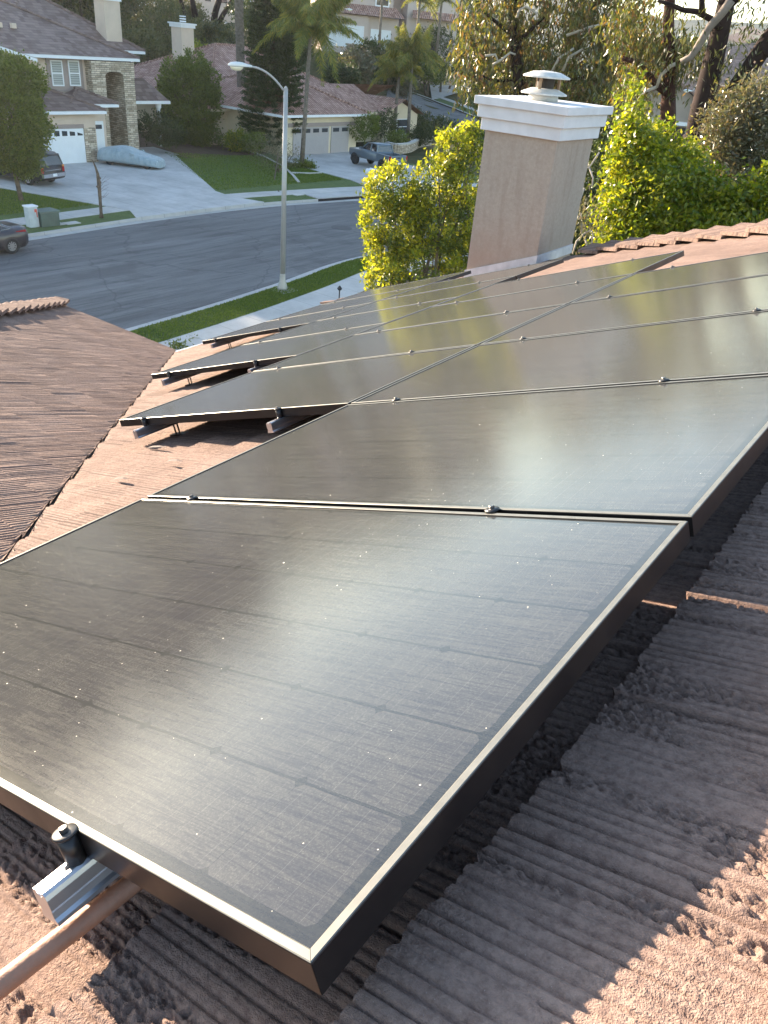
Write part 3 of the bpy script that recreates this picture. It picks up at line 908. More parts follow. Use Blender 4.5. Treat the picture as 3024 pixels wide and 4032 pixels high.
# hedge and street far right (cross street climbing behind)
def ribbon(name, Pa, Pb, dz, mat, n=14, rows=5):
    Pa = cps(Pa, n); Pb = cps(Pb, n)
    V = []
    for a, b in zip(Pa, Pb):
        for s in np.linspace(0, 1, rows):
            p = a * (1 - s) + b * s; V.append((p[0], p[1], Gz(p[0], p[1]) - .35 + dz))
    i = np.arange(len(V)).reshape(-1, rows)
    F = np.stack([i[:-1, :-1].ravel(), i[1:, :-1].ravel(), i[1:, 1:].ravel(), i[:-1, 1:].ravel()], 1)
    o = link(name, fastmesh(name, np.array(V), F), mat); o['kind'] = 'structure'; return o
def gq(px, py, n=3):
    """point of the terrain seen at a pixel"""
    d = ray(px, py); t = 20.0
    while t < 400:
        p = CAM + d * t
        if p[2] < Gz(p[0], p[1]) - .2: break
        t += .5
    return p[:2]
ra = [gq(2140, 600), gq(1960, 570), gq(1800, 525), gq(1690, 478), gq(1620, 430), gq(1520, 385)]
rb = [gq(2180, 540), gq(2010, 505), gq(1860, 462), gq(1715, 405), gq(1640, 375), gq(1530, 345)]
ribbon('cross_street', ra, rb, .16, M_ASPH2)
rc = [p + (p - q) / np.linalg.norm(p - q) * .7 for p, q in zip(rb, ra)]
ribbon('cross_kerb', rb, rc, .30, M_KERB)
rd = [p + (p - q) / np.linalg.norm(p - q) * 3.6 for p, q in zip(rc, rb)]
ribbon('far_verge', rc[:4], rd[:4], .28, M_GRASS)
re = [p + (p - q) / np.linalg.norm(p - q) * 2.0 for p, q in zip(rd, rc)]
ribbon('far_pavement', rd[:4], re[:4], .30, M_CONC)
fa = [gq(1560, 395), gq(1650, 372), gq(1730, 345), gq(1860, 340)]; fb = [gq(1620, 385), gq(1700, 405), gq(1790, 392), gq(1880, 372)]
ribbon('far_driveway', [gq(1690, 325), gq(1780, 322), gq(1850, 335)], [gq(1700, 400), gq(1760, 385), gq(1860, 360)], .36, M_DRIVE)
# upper road on the hill at the left top
ribbon('upper_street', [gq(520, 22), gq(640, 45), gq(760, 80), gq(860, 112)], [gq(520, 2), gq(650, 14), gq(790, 52), gq(900, 95)], .30, M_DRIVE)
# ================================================================== houses
def roof_mat(name, c1, c2, course, barrel=0.0):
    t = NT(name)
    u = t.coord('UV')
    sp = t.n('ShaderNodeSeparateXYZ'); t.l(u, sp.inputs[0])
    fr = t.math('FRACT', t.math('DIVIDE', sp.outputs[1], course))
    row = t.math('FLOOR', t.math('DIVIDE', sp.outputs[1], course))
    if barrel:
        m = t.n('ShaderNodeCombineXYZ'); t.l(t.math('FLOOR', t.math('DIVIDE', sp.outputs[0], barrel)), m.inputs[0]); t.l(row, m.inputs[1])
    else:
        m = t.n('ShaderNodeCombineXYZ')
        t.l(t.math('FLOOR', t.math('ADD', t.math('DIVIDE', sp.outputs[0], .34), t.math('MULTIPLY', t.math('MODULO', row, 2.0), .5))), m.inputs[0]); t.l(row, m.inputs[1])
    wn = t.n('ShaderNodeTexWhiteNoise'); t.l(m.outputs[0], wn.inputs[0])
    v = t.math('ADD', t.math('MULTIPLY', wn.outputs[0], .5), t.math('MULTIPLY', t.noise(t.coord('Object'), .6, 4), .5))
    col = t.ramp(v, [(.25, c1), (.75, c2)])
    gap = t.mapr(fr, .0, .16, .62, 0)  # shade at the course laps put into the tile colour
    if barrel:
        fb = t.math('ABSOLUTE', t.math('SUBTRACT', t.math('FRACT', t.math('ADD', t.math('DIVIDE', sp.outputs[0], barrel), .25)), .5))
        gap = t.math('MAXIMUM', gap, t.mapr(fb, .30, .46, 0, .85))  # channels between barrels darkened in the colour to stand for their shade
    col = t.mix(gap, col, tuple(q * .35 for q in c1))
    t.set(col=col, rough=.85, spec=.25)
    h = t.math('MULTIPLY', t.math('SUBTRACT', 1.0, fr), .055)
    if barrel:
        w = t.math('SINE', t.math('MULTIPLY', t.math('DIVIDE', sp.outputs[0], barrel), 6.2832))
        h = t.math('ADD', h, t.math('MULTIPLY', w, .045))
    b = t.n('ShaderNodeBump'); b.inputs['Strength'].default_value = 1.0; b.inputs['Distance'].default_value = 1.0
    t.l(h, b.inputs['Height']); t.l(b.outputs[0], t.b.inputs['Normal'])
    return t.m
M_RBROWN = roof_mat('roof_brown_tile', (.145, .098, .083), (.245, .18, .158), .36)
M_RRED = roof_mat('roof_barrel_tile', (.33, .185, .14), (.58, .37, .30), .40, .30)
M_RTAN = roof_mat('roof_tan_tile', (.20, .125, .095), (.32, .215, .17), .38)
M_ST1 = plain('stucco_cream', (.60, .49, .395), .9, 0, .05, 1.2, .2, .25, 30)
M_ST2 = plain('stucco_yellow', (.62, .53, .38), .9, 0, .05, 1.2, .2, .25, 30)
M_ST3 = plain('stucco_grey_beige', (.50, .42, .375), .9, 0, .05, 1.2, .2, .25, 30)
M_ST4 = plain('stucco_taupe', (.36, .30, .25), .9, 0, .05, 1.2, .2, .25, 30)
M_TAUPE = plain('trim_taupe', (.30, .245, .22), .85, 0, .05, 2)
M_WHITE = plain('white_paint', (.74, .76, .78), .55, 0, .04, 2)
M_GDOOR = plain('garage_white', (.72, .75, .77), .5, 0, .03, 2)
M_GTAUPE = plain('garage_taupe', (.37, .34, .33), .5, 0, .04, 2)
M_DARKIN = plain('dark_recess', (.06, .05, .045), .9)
def stone_mat():
    t = NT('ledger_stone')
    u = t.coord('UV', (1, 1, 1))
    br = t.n('ShaderNodeTexBrick'); t.l(u, br.inputs['Vector'])
    br.inputs['Color1'].default_value = (.66, .58, .47, 1); br.inputs['Color2'].default_value = (.34, .28, .21, 1); br.inputs['Mortar'].default_value = (.13, .11, .09, 1)
    br.inputs['Scale'].default_value = 1; br.inputs['Mortar Size'].default_value = .012; br.inputs['Brick Width'].default_value = .42; br.inputs['Row Height'].default_value = .13
    br.offset = .37; br.inputs['Bias'].default_value = -.05
    c = t.mix(.6, br.outputs[0], t.ramp(t.noise(u, 2.6, 4, .7), [(.3, (.6, .58, .55)), (.7, (1.4, 1.35, 1.3))]), 'MULTIPLY')
    t.set(col=c, rough=.9, spec=.2)
    t.bump(t.math('ADD', t.noise(u, 9, 3), t.math('MULTIPLY', br.outputs['Fac'], -1.0)), .8, .05)
    return t.m
M_STONE = stone_mat()
def window_mat():
    t = NT('window_glass')
    u = t.coord('UV')
    sp = t.n('ShaderNodeSeparateXYZ'); t.l(u, sp.inputs[0])
    s = t.math('FRACT', t.math('DIVIDE', sp.outputs[1], .14))
    t.set(col=t.ramp(s, [(.15, (.16, .17, .17)), (.4, (.42, .46, .45)), (.9, (.34, .37, .36))]), rough=.12, spec=.7)
    return t.m
M_BLIND = window_mat()
M_PANE = NT('dark_pane').set(col=(.045, .05, .06), rough=.08, spec=.8).m

def hip(name, x0, x1, y0, y1, ze, slope, mat, parent, fasc=True, cap=True, fmat=None):
    """hipped roof over the rectangle, eave height ze; returns the roof object"""
    lx, ly = x1 - x0, y1 - y0
    h = min(lx, ly) / 2; zr = ze + h * slope
    if ly >= lx: ra, rb = ((x0 + x1) / 2, y0 + h, zr), ((x0 + x1) / 2, y1 - h, zr)
    else: ra, rb = (x0 + h, (y0 + y1) / 2, zr), (x1 - h, (y0 + y1) / 2, zr)
    c = [(x0, y0, ze), (x1, y0, ze), (x1, y1, ze), (x0, y1, ze)]
    m = MB()
    if ly >= lx:
        m.poly([c[0], c[1], ra]); m.poly([c[1], c[2], rb, ra]); m.poly([c[2], c[3], rb]); m.poly([c[3], c[0], ra, rb])
        hips = [(c[0], ra), (c[1], ra), (c[2], rb), (c[3], rb), (ra, rb)]
    else:
        m.poly([c[0], c[1], rb, ra]); m.poly([c[1], c[2], rb]); m.poly([c[2], c[3], ra, rb]); m.poly([c[3], c[0], ra])
        hips = [(c[0], ra), (c[3], ra), (c[1], rb), (c[2], rb), (ra, rb)]
    m.poly([(p[0], p[1], p[2] - .02) for p in c][::-1])
    r = m.build(name, mat, parent)
    if cap:
        g = MB()
        for a, b in hips:
            a = np.array(a); b = np.array(b)
            n = max(2, int(np.linalg.norm(b - a) / .4))
            for k in range(n):
                p = a + (b - a) * k / n; q = a + (b - a) * (k + 1.15) / n
                if np.linalg.norm(b - a) > .1: g.tube([p + [0, 0, .05], q + [0, 0, .01]], [.12, .10], 6)
        g.build('ridge_tiles', mat, r)
    if fasc:
        g = MB(); t = .12; d = .20
        g.bb(x0 - .02, x0 + t, y0, y1, ze - d, ze - .01); g.bb(x1 - t, x1 + .02, y0, y1, ze - d, ze - .01)
        g.bb(x0 + t, x1 - t, y0 - .02, y0 + t, ze - d, ze - .01); g.bb(x0 + t, x1 - t, y1 - t, y1 + .02, ze - d, ze - .01)
        g.build('fascia', fmat or M_WHITE, parent)
    return r
def winx(parent, x, y0, y1, z0, z1, mat=None, frame=.07, mid=True, name='window', fm=None, out=.05):
    """window in a wall facing +X at plane x"""
    g = MB(); f = frame
    g.bb(x - .05, x + out, y0, y0 + f, z0, z1); g.bb(x - .05, x + out, y1 - f, y1, z0, z1)
    g.bb(x - .05, x + out, y0 + f, y1 - f, z1 - f, z1); g.bb(x - .05, x + out, y0 + f, y1 - f, z0, z0 + f)
    if mid: g.bb(x - .03, x + out - .01, y0 + f, y1 - f, (z0 + z1) / 2 - f / 2, (z0 + z1) / 2 + f / 2)
    w = g.build(name, fm or M_WHITE, parent)
    h = MB(); h.bb(x - .04, x + .012, y0 + f, y1 - f, z0 + f, z1 - f); h.build('pane', mat or M_BLIND, w)
    return w
def garage(parent, x, y0, y1, z0, z1, mat, nwin, arch=False):
    g = MB(); n = 4
    for k in range(n):
        a = z0 + (z1 - z0) * k / n; b = z0 + (z1 - z0) * (k + 1) / n
        g.bb(x - .04, x + .03, y0, y1, a + .008, b - .008)
    g.bb(x - .05, x + .012, y0 + .01, y1 - .01, z0, z1)
    d = g.build('garage_door', mat, parent)
    h = MB(); W = (y1 - y0) / max(nwin, 1)
    for k in range(nwin):
        a = y0 + W * (k + .16); b = y0 + W * (k + .84); zz = z0 + (z1 - z0) * .80; zt = z0 + (z1 - z0) * .945
        if arch:
            mid_ = (y0 + y1) / 2
            def zt_(y): return zz + (zt - zz) * math.sqrt(max(.05, 1 - ((y - mid_) / ((y1 - y0) / 2)) ** 2)) * 1.05
            h.prism([(x + .025, a, zz), (x + .025, b, zz), (x + .025, b, zt_(b)), (x + .025, a, zt_(a))], (.012, 0, 0))
        else: h.bb(x + .025, x + .038, a, b, zz, zt)
    h.build('window', M_PANE, d)
    return d

# ---- two-storey house across the street
bh = thing('two_storey_house', 'two-storey cream house with a stone entry arch and brown tile roof behind the covered car', 'house', (-55, 36, 0))
m = MB()
m.bb(-57.0, -52.6, 26.5, 36.72, 0, 3.15)
m.bb(-57.0, -53.55, 36.72, 38.25, 0, 3.35)
m.bb(-68, -55.3, 27, 38.2, 0, 6.45)
m.bb(-67, -57.6, 38.2, 44.2, 0, 6.75)
m.bb(-55.3, -54.2, 24, 33.0, 2.5, 6.5)
wl = m.build('wall', M_ST1, bh)
# stone tower with its tall arch
m = MB(); xa, xb = -57.5, -54.6
m.bb(xa, xb, 38.2, 39.35, 0, 6.25); m.bb(xa, xb, 40.90, 41.85, 0, 6.25)
pts = [(xb, 39.35, 6.25), (xb, 39.35, 5.35)] + [(xb, 40.125 - .775 * math.cos(q), 5.35 + .27 * math.sin(q)) for q in np.linspace(0, math.pi, 9)] + [(xb, 40.90, 5.35), (xb, 40.90, 6.25)]
m.prism(pts[::-1], (-1.2, 0, 0))
m.bb(-53.6, -52.52, 35.72, 36.62, 0, 2.28)
m.build('stone_facing', M_STONE, bh)
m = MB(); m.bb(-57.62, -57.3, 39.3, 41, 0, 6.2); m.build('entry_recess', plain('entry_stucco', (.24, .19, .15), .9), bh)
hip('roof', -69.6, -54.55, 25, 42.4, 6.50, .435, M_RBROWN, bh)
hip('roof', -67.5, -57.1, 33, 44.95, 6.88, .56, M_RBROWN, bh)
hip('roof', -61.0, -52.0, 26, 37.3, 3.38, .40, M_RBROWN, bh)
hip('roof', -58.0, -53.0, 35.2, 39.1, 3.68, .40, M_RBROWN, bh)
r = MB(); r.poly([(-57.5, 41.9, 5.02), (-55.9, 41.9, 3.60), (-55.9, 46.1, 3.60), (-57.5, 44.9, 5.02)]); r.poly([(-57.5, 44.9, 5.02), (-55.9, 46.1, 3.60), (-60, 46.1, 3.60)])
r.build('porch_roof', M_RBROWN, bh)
r = MB(); r.bb(-55.95, -55.8, 41.95, 46.1, 3.38, 3.59); r.bb(-60, -55.9, 46.0, 46.15, 3.38, 3.59); r.build('porch_fascia', M_WHITE, bh)
r = MB(); r.lathe([(.20, .3), (.16, .45), (.15, 3.0), (.22, 3.1), (.24, 3.38)], (-56.2, 45.2, 0), 12); r.build('porch_column', M_WHITE, bh)
# gable at the left
r = MB(); r.prism([(-53.6, 24.2, 8.6), (-53.6, 33.5, 6.28), (-53.6, 33.5, 6.08), (-53.6, 24.2, 8.4)], (-.16, 0, 0)); r.build('gable_fascia', M_WHITE, bh)
r = MB(); r.poly([(-53.6, 24.2, 8.62), (-60, 24.2, 8.62), (-58, 33.5, 6.30), (-53.6, 33.5, 6.30)]); r.build('gable_roof', M_RBROWN, bh)
r = MB(); r.prism([(-54.15, 24, 6.4), (-54.15, 33.0, 6.4), (-54.15, 33.0, 6.35), (-54.15, 24.2, 8.45)], (-.5, 0, 0)); r.build('gable_wall', M_ST1, bh)
r = MB(); r.prism([(-54.14, 30.6 + .5 * math.cos(q), 5.2 + .75 * math.sin(q)) for q in np.linspace(0, math.pi, 9)] + [(-54.14, 30.1, 4.4), (-54.14, 31.1, 4.4)], (.04, 0, 0)); r.build('arched_shutter', plain('shutter_brown', (.10, .07, .055), .7), bh)
r = MB(); r.bb(-55.32, -55.22, 35.15, 37.95, 4.25, 6.3); tr = r.build('window_surround', M_TAUPE, bh)
winx(bh, -55.2, 35.42, 36.32, 4.58, 6.15); winx(bh, -55.2, 36.78, 37.66, 4.60, 6.18)
winx(bh, -57.55, 43.25, 43.95, 5.4, 6.3, M_PANE)
garage(bh, -52.55, 30.9, 35.66, 0.05, 2.24, M_GDOOR, 8, True)
garage(bh, -53.5, 37.08, 38.0, .05, 2.55, M_GDOOR, 1, True)
r = MB(); r.bb(-52.62, -52.5, 30.7, 35.72, 2.26, 2.5); r.build('lintel', M_TAUPE, bh)
r = MB(); r.bb(-59.2, -58.0, 42.2, 43.6, 7.2, 9.98); ch = r.build('chimney', M_ST1, bh)
r = MB(); r.bb(-59.3, -57.9, 42.1, 43.7, 9.98, 10.25); r.build('chimney_cap', M_WHITE, ch)
r = MB()
for y in (34.4, 33.4):
    r.box((-57.4, y, 7.95), (.3, .3, .3))
r.build('roof_vent', M_ST1, bh)

# ---- single-storey house with the barrel-tile roof
h2 = thing('single_storey_house', 'single-storey house with red barrel-tile roof and two taupe garage doors', 'house', (-56, 62, 0))
m = MB()
m.bb(-57, -49.85, 53.2, 62.6, 0, 3.05)
m.bb(-75, -57.0, 51.3, 73.4, -.3, 2.8)
m.bb(-58, -54.6, 62.6, 71, 0, 2.75)
m.bb(-58, -53.4, 71.3, 77.3, 0, 2.6)
m.prism([(-53.45, 71.3, 2.6), (-53.45, 77.3, 2.6), (-53.45, 74.3, 3.75)], (-.4, 0, 0))
m.build('wall', M_ST2, h2)
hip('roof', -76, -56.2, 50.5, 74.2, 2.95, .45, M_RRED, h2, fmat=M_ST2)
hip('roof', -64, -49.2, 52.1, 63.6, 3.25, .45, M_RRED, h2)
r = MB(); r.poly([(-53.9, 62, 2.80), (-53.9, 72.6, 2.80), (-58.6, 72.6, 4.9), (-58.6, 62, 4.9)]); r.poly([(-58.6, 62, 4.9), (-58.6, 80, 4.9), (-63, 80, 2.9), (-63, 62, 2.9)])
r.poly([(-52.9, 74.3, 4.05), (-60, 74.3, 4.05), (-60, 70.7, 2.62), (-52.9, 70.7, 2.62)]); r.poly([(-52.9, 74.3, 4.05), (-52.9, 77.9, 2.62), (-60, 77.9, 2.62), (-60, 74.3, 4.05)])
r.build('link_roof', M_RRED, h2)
r = MB(); r.bb(-54.0, -53.86, 63.6, 71, 2.6, 2.79); r.build('fascia', M_ST2, h2)
r = MB(); r.bb(-49.86, -49.78, 53.4, 62.4, 2.25, 2.55); r.build('lintel', M_TAUPE, h2)
garage(h2, -49.8, 54.0, 58.6, .05, 2.22, M_GTAUPE, 4); garage(h2, -49.8, 58.95, 61.4, .05, 2.22, M_GTAUPE, 2)
winx(h2, -53.38, 73.6, 75.6, .7, 2.2, M_PANE); winx(h2, -54.55, 66, 67.2, .2, 2.2, M_DARKIN, mid=False, name='front_door', fm=M_TAUPE)
r = MB(); r.bb(-57.0, -56.95, 53.2, 53.9, .6, 1.9)
winw = MB(); winw.bb(-61.0, -60.2, 51.22, 51.32, .5, 1.7); winw.build('side_window', M_WHITE, h2)
hc = pd(725, 212, 89)
r = MB(); r.bb(hc[0] - .8, hc[0] + .6, hc[1] - .75, hc[1] + .75, 4.0, 8.55); ch = r.build('chimney', M_ST1, h2)
r = MB(); r.bb(hc[0] - .92, hc[0] + .72, hc[1] - .87, hc[1] + .87, 8.55, 8.8); r.bb(hc[0] - 1.02, hc[0] + .82, hc[1] - .97, hc[1] + .97, 8.8, 8.93); r.build('chimney_cap', M_WHITE, ch)
r = MB()
for z in (9.0, 9.2, 9.4): r.lathe([(.3, 0), (.3, .1)], (hc[0], hc[1], z), 10)
r.build('flue', M_WHITE, ch)
r = MB(); r.tube([(-60.5, 66, 6.3), (-60.5, 66, 7.5)], .08, 6); r.build('vent_pipe', plain('vent_red', (.35, .15, .12), .7), h2)

# ---- house frames facing the camera
class Face:
    """upright wall frame at a distance: s to the right, t away, z up"""
    def __init__(self, px, py, dist, turn=0):
        self.o = pd(px, py, dist); a = math.atan2(self.o[1] - CAM[1], self.o[0] - CAM[0]) + math.radians(turn)
        self.t = np.array([math.cos(a), math.sin(a), 0]); self.s = np.array([self.t[1], -self.t[0], 0]); self.z = np.array([0, 0, 1.0])
    def p(self, s, t, z): return self.o + self.s * s + self.t * t + self.z * z
    def box(self, g, s0, s1, t0, t1, z0, z1):
        g.box(self.p((s0 + s1) / 2, (t0 + t1) / 2, (z0 + z1) / 2), (abs(s1 - s0), abs(t1 - t0), abs(z1 - z0)), [self.s, self.t, self.z])
    def hiproof(self, g, s0, s1, t0, t1, z, h):
        m_ = min(s1 - s0, t1 - t0) / 2
        c = [self.p(s0, t0, z), self.p(s1, t0, z), self.p(s1, t1, z), self.p(s0, t1, z)]
        if s1 - s0 >= t1 - t0: ra, rb = self.p(s0 + m_, (t0 + t1) / 2, z + h), self.p(s1 - m_, (t0 + t1) / 2, z + h); F_ = [(c[0], c[1], rb, ra), (c[1], c[2], rb), (c[2], c[3], ra, rb), (c[3], c[0], ra)]
        else: ra, rb = self.p((s0 + s1) / 2, t0 + m_, z + h), self.p((s0 + s1) / 2, t1 - m_, z + h); F_ = [(c[0], c[1], ra), (c[1], c[2], rb, ra), (c[2], c[3], rb), (c[3], c[0], ra, rb)]
        for f in F_: g.poly(f)
# far beige house up the slope: origin at foot of the left garage
k = .0402
f = Face(1300, 172, 125, 12)
h3 = thing('hillside_house', 'grey-beige two-storey house up the slope with white garage doors and arched porch', 'house', f.o)
g = MB(); f.box(g, -1.2, 5.2, 0, 9, -1, 3.6); f.box(g, 5.0, 9.6, .6, 9, -1, 3.6); f.box(g, -1.0, 9.2, 2.5, 10, 3, 7.6); f.box(g, 11.0, 18.5, 1.5, 10, -1.5, 8.6); f.box(g, 9.4, 11.2, 5, 10, -1, 7.4); g.build('wall', M_ST3, h3)
g = MB()
for s0, s1, t0, z in ((-1.8, 10.2, -.6, 3.7), ):
    g.poly([f.p(s0, t0, z), f.p(s1, t0, z), f.p(s1 - .6, 2.6, z + 1.25), f.p(s0 + .6, 2.6, z + 1.25)])
g.poly([f.p(11.4, .2, 4.0), f.p(18.9, .2, 4.0), f.p(18.4, 1.6, 5.0), f.p(11.8, 1.6, 5.0)])
f.hiproof(g, -1.8, 10, 1.8, 11, 7.6, 2.2); f.hiproof(g, 10.3, 19.2, .8, 11, 8.6, 2.4)
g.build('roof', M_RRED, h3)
def fwin(f, parent, s0, s1, z0, z1, t, mat, name='window', fr=.10, arch=False, fm=None):
    g = MB(); f.box(g, s0, s0 + fr, t - .06, t + .05, z0, z1); f.box(g, s1 - fr, s1, t - .06, t + .05, z0, z1); f.box(g, s0 + fr, s1 - fr, t - .06, t + .05, z1 - fr, z1); f.box(g, s0 + fr, s1 - fr, t - .06, t + .05, z0, z0 + fr)
    w = g.build(name, fm or M_WHITE, parent); g = MB(); f.box(g, s0 + fr, s1 - fr, t - .02, t + .06, z0 + fr, z1 - fr); g.build('pane', mat, w)
fwin(f, h3, -.2, 4.6, -.2, 2.4, -.02, M_GDOOR, 'garage_door'); fwin(f, h3, 5.7, 8.6, -.2, 2.2, .58, M_GDOOR, 'garage_door')
fwin(f, h3, .2, 1.9, 5.0, 7.0, 2.45, M_PANE, fm=M_TAUPE); fwin(f, h3, 6.6, 8.6, 4.9, 7.1, 2.45, M_PANE, fr=.16); fwin(f, h3, 13.2, 15.6, 5.9, 7.6, 1.45, M_PANE, fr=.2)
for s in (12.2, 14.4):
    g = MB(); g.prism([f.p(s, 1.42, -1.5), f.p(s + 1.6, 1.42, -1.5), f.p(s + 1.6, 1.42, 1.2)] + [f.p(s + .8 + .8 * math.cos(q), 1.42, 1.2 + .8 * math.sin(q)) for q in np.linspace(.2, math.pi - .2, 7)] + [f.p(s, 1.42, 1.2)], f.t * .12); g.build('porch_arch', M_DARKIN, h3)
# stone gate piers in front of it
for i, (px, py) in enumerate([(1385, 190), (1430, 200), (1450, 215)]):
    P = pd(px, py, 118 - 2 * i); g = MB(); g.bb(P[0] - .5, P[0] + .5, P[1] - .5, P[1] + .5, P[2] - 2.0, P[2] + .35); g.bb(P[0] - .6, P[0] + .6, P[1] - .6, P[1] + .6, P[2] + .35, P[2] + .5)
    tag(g.build('stone_pier', M_STONE), ['low stone pier by the hillside garage, leftmost of three', 'tall stone pier in the middle of three below the hillside house', 'stone pier nearest the bare shrubs below the hillside house'][i], 'pier', 'stone piers below the hillside house')

# ---- house at the right behind the trees
f = Face(2700, 490, 84, 0)
h4 = thing('tan_roof_house', 'taupe house with a large sunlit tan tile roof seen between the dark trunks at right', 'house', f.p(0, 0, -3))
zb = -3.2
g = MB()
f.box(g, -4.6, 2.8, .4, 8, zb, .1); g.prism([f.p(-4.6, .4, .1), f.p(2.8, .4, -.1), f.p(2.6, .4, .6), f.p(-1.2, .4, 3.0), f.p(-4.6, .4, 1.9)], f.t * .3)
f.box(g, -1.6, 2.0, 5, 12, 0, 4.6); f.box(g, 1.5, 14, 5.5, 14, zb, 3.1); g.prism([f.p(-1.6, 5, 4.6), f.p(1.6, 5, 3.4), f.p(-.2, 5, 5.6)], f.t * .3)
g.build('wall', M_ST4, h4)
def slabroof(g, pts, th=.15):
    g.prism([np.array(p) for p in pts], (0, 0, th))
g = MB()
slabroof(g, [f.p(1.6, 3.0, 3.4), f.p(8.0, 4.0, 2.7), f.p(9.0, 13, 5.2), f.p(5.2, 15, 7.1), f.p(-.4, 8.5, 5.6)])
slabroof(g, [f.p(8.0, 4.0, 2.7), f.p(13, 5, 3.2), f.p(12, 13, 6.0), f.p(9.0, 13, 5.2)])
slabroof(g, [f.p(-1.2, -.2, 3.1), f.p(3.2, -.2, .5), f.p(3.4, 5.2, 1.4), f.p(.4, 5.2, 3.3)])
slabroof(g, [f.p(-1.2, -.2, 3.1), f.p(-5.2, -.2, 1.7), f.p(-5.2, 5, 1.7), f.p(-1.2, 5, 3.1)])
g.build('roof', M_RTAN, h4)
g = MB(); f.box(g, -4.9, 2.9, -.1, .35, -.15, .15); f.box(g, 2.2, 8.2, 3.2, 3.5, 2.45, 2.72); g.build('fascia', M_WHITE, h4)
g = MB(); f.box(g, -3.6, 2.0, .3, .42, zb, -.3); g.build('garage_opening', M_DARKIN, h4)
g = MB(); f.box(g, -.9, .2, 4.9, 5.05, 1.9, 3.2); g.build('window', M_PANE, h4)
fwin(f, h4, 4.6, 6.4, .9, 2.3, 5.48, M_PANE)

# pale houses far up the hill and on the far ridge at right
def far_house(px, py, dist, w, h, lab, mat=M_ST1, rm=M_RTAN, turn=20, grp=None):
    f = Face(px, py, dist, turn)
    o = thing('distant_house', lab, 'house', f.o, grp)
    g = MB(); f.box(g, -w / 2, w / 2, 0, w * .7, -2, h); g.build('wall', mat, o)
    g = MB(); f.hiproof(g, -w / 2 - .5, w / 2 + .5, -.5, w * .7 + .5, h, w * .16); g.build('roof', rm, o)
    g = MB()
    for s in (-.28, .02, .28): f.box(g, w * s - .5, w * s + .5, -.08, .1, h * .5, h * .8)
    g.build('window', M_PANE, o)
far_house(815, 55, 158, 11, 3.6, 'pale single-storey house up the hill behind the dark leaning trunks', M_ST1, M_RTAN)
far_house(700, 10, 175, 12, 5.5, 'pale house at the top edge of the hill, above the upper road', M_ST1, M_RTAN, 10)
far_house(905, 22, 172, 12, 5.0, 'pale house on the hill just left of the tall bare palm trunk', M_WHITE, M_RTAN, -5)
for i, (px, py, d, w) in enumerate([(2935, 160, 900, 26), (2990, 172, 860, 22), (2905, 190, 640, 20), (2870, 205, 420, 14), (2560, 218, 520, 15), (2430, 160, 700, 20)]):
    far_house(px, py, d, w, w * .28, ['long pale house on the crest of the far ridge at right', 'pale house below the far ridge crest at the right edge', 'pale house halfway down the far slope right of the thick trunk', 'small pale house in the valley above the tan roof',
              'small pale house glimpsed between the thin trunk and the weeping leaves', 'small far house glimpsed through the weeping foliage above the chimney hood'][i], M_ST1, M_RTAN, 0, 'houses far across the valley')

# garden walls
g = MB(); P = [gp(760, 478 + 20, .2)[:2], gp(850, 530, 0)[:2], gp(882, 555, 0)[:2], gp(925, 565, 0)[:2]]
o = thing('block_wall', 'tan block garden wall stepping down beside the column tree', 'wall', (P[1][0], P[1][1], 0))
for (a, b), z in zip(zip(P[:-1], P[1:]), (1.9, 1.75, 1.2)):
    t_ = (b - a) / np.linalg.norm(b - a); n_ = np.array([-t_[1], t_[0]]) * .1
    g.prism([(*(a - n_), -.2), (*(b - n_), -.2), (*(b + n_), -.2), (*(a + n_), -.2)], (0, 0, z + .2))
M_BLOCK = NT('garden_block'); u = M_BLOCK.coord('UV'); br = M_BLOCK.n('ShaderNodeTexBrick'); M_BLOCK.l(u, br.inputs['Vector'])
for q, v in (('Color1', (.30, .26, .21, 1)), ('Color2', (.37, .32, .26, 1)), ('Mortar', (.20, .17, .14, 1))): br.inputs[q].default_value = v
br.inputs['Scale'].default_value = 1; br.inputs['Brick Width'].default_value = .4; br.inputs['Row Height'].default_value = .2
M_BLOCK.set(col=br.outputs[0], rough=.9); M_BLOCK = M_BLOCK.m
g.build('blocks', M_BLOCK, o)
o = thing('planter_wall', 'low curved stone planter wall with a pale cap behind the grey pickup', 'wall', (-49, 70, 0))
Q = cps([gp(1520, 598)[:2], gp(1560, 605)[:2], gp(1610, 600)[:2], gp(1650, 580)[:2], gp(1695, 572)[:2]], 5)
g = MB(); h = MB()
for a, b in zip(Q[:-1], Q[1:]):
    t_ = (b - a) / np.linalg.norm(b - a); n_ = np.array([-t_[1], t_[0]])
    g.prism([(*(a - n_ * .15), 0), (*(b - n_ * .15), 0), (*(b + n_ * .15), 0), (*(a + n_ * .15), 0)], (0, 0, .75))
    h.prism([(*(a - n_ * .22), .75), (*(b - n_ * .22), .75), (*(b + n_ * .22), .75), (*(a + n_ * .22), .75)], (0, 0, .14))
g.build('stone_course', M_STONE, o); h.build('cap', M_CONC, o)
P = gp(1560, 292, 4.2); o = thing('retaining_wall', 'reddish stone retaining wall beside the far black pickup', 'wall', pd(1745, 305, 136))
f = Face(1745, 305, 137, 25); g = MB(); f.box(g, -4.0, 3.0, 0, .4, -1, .6); g.build('stone_course', M_STONE, o)
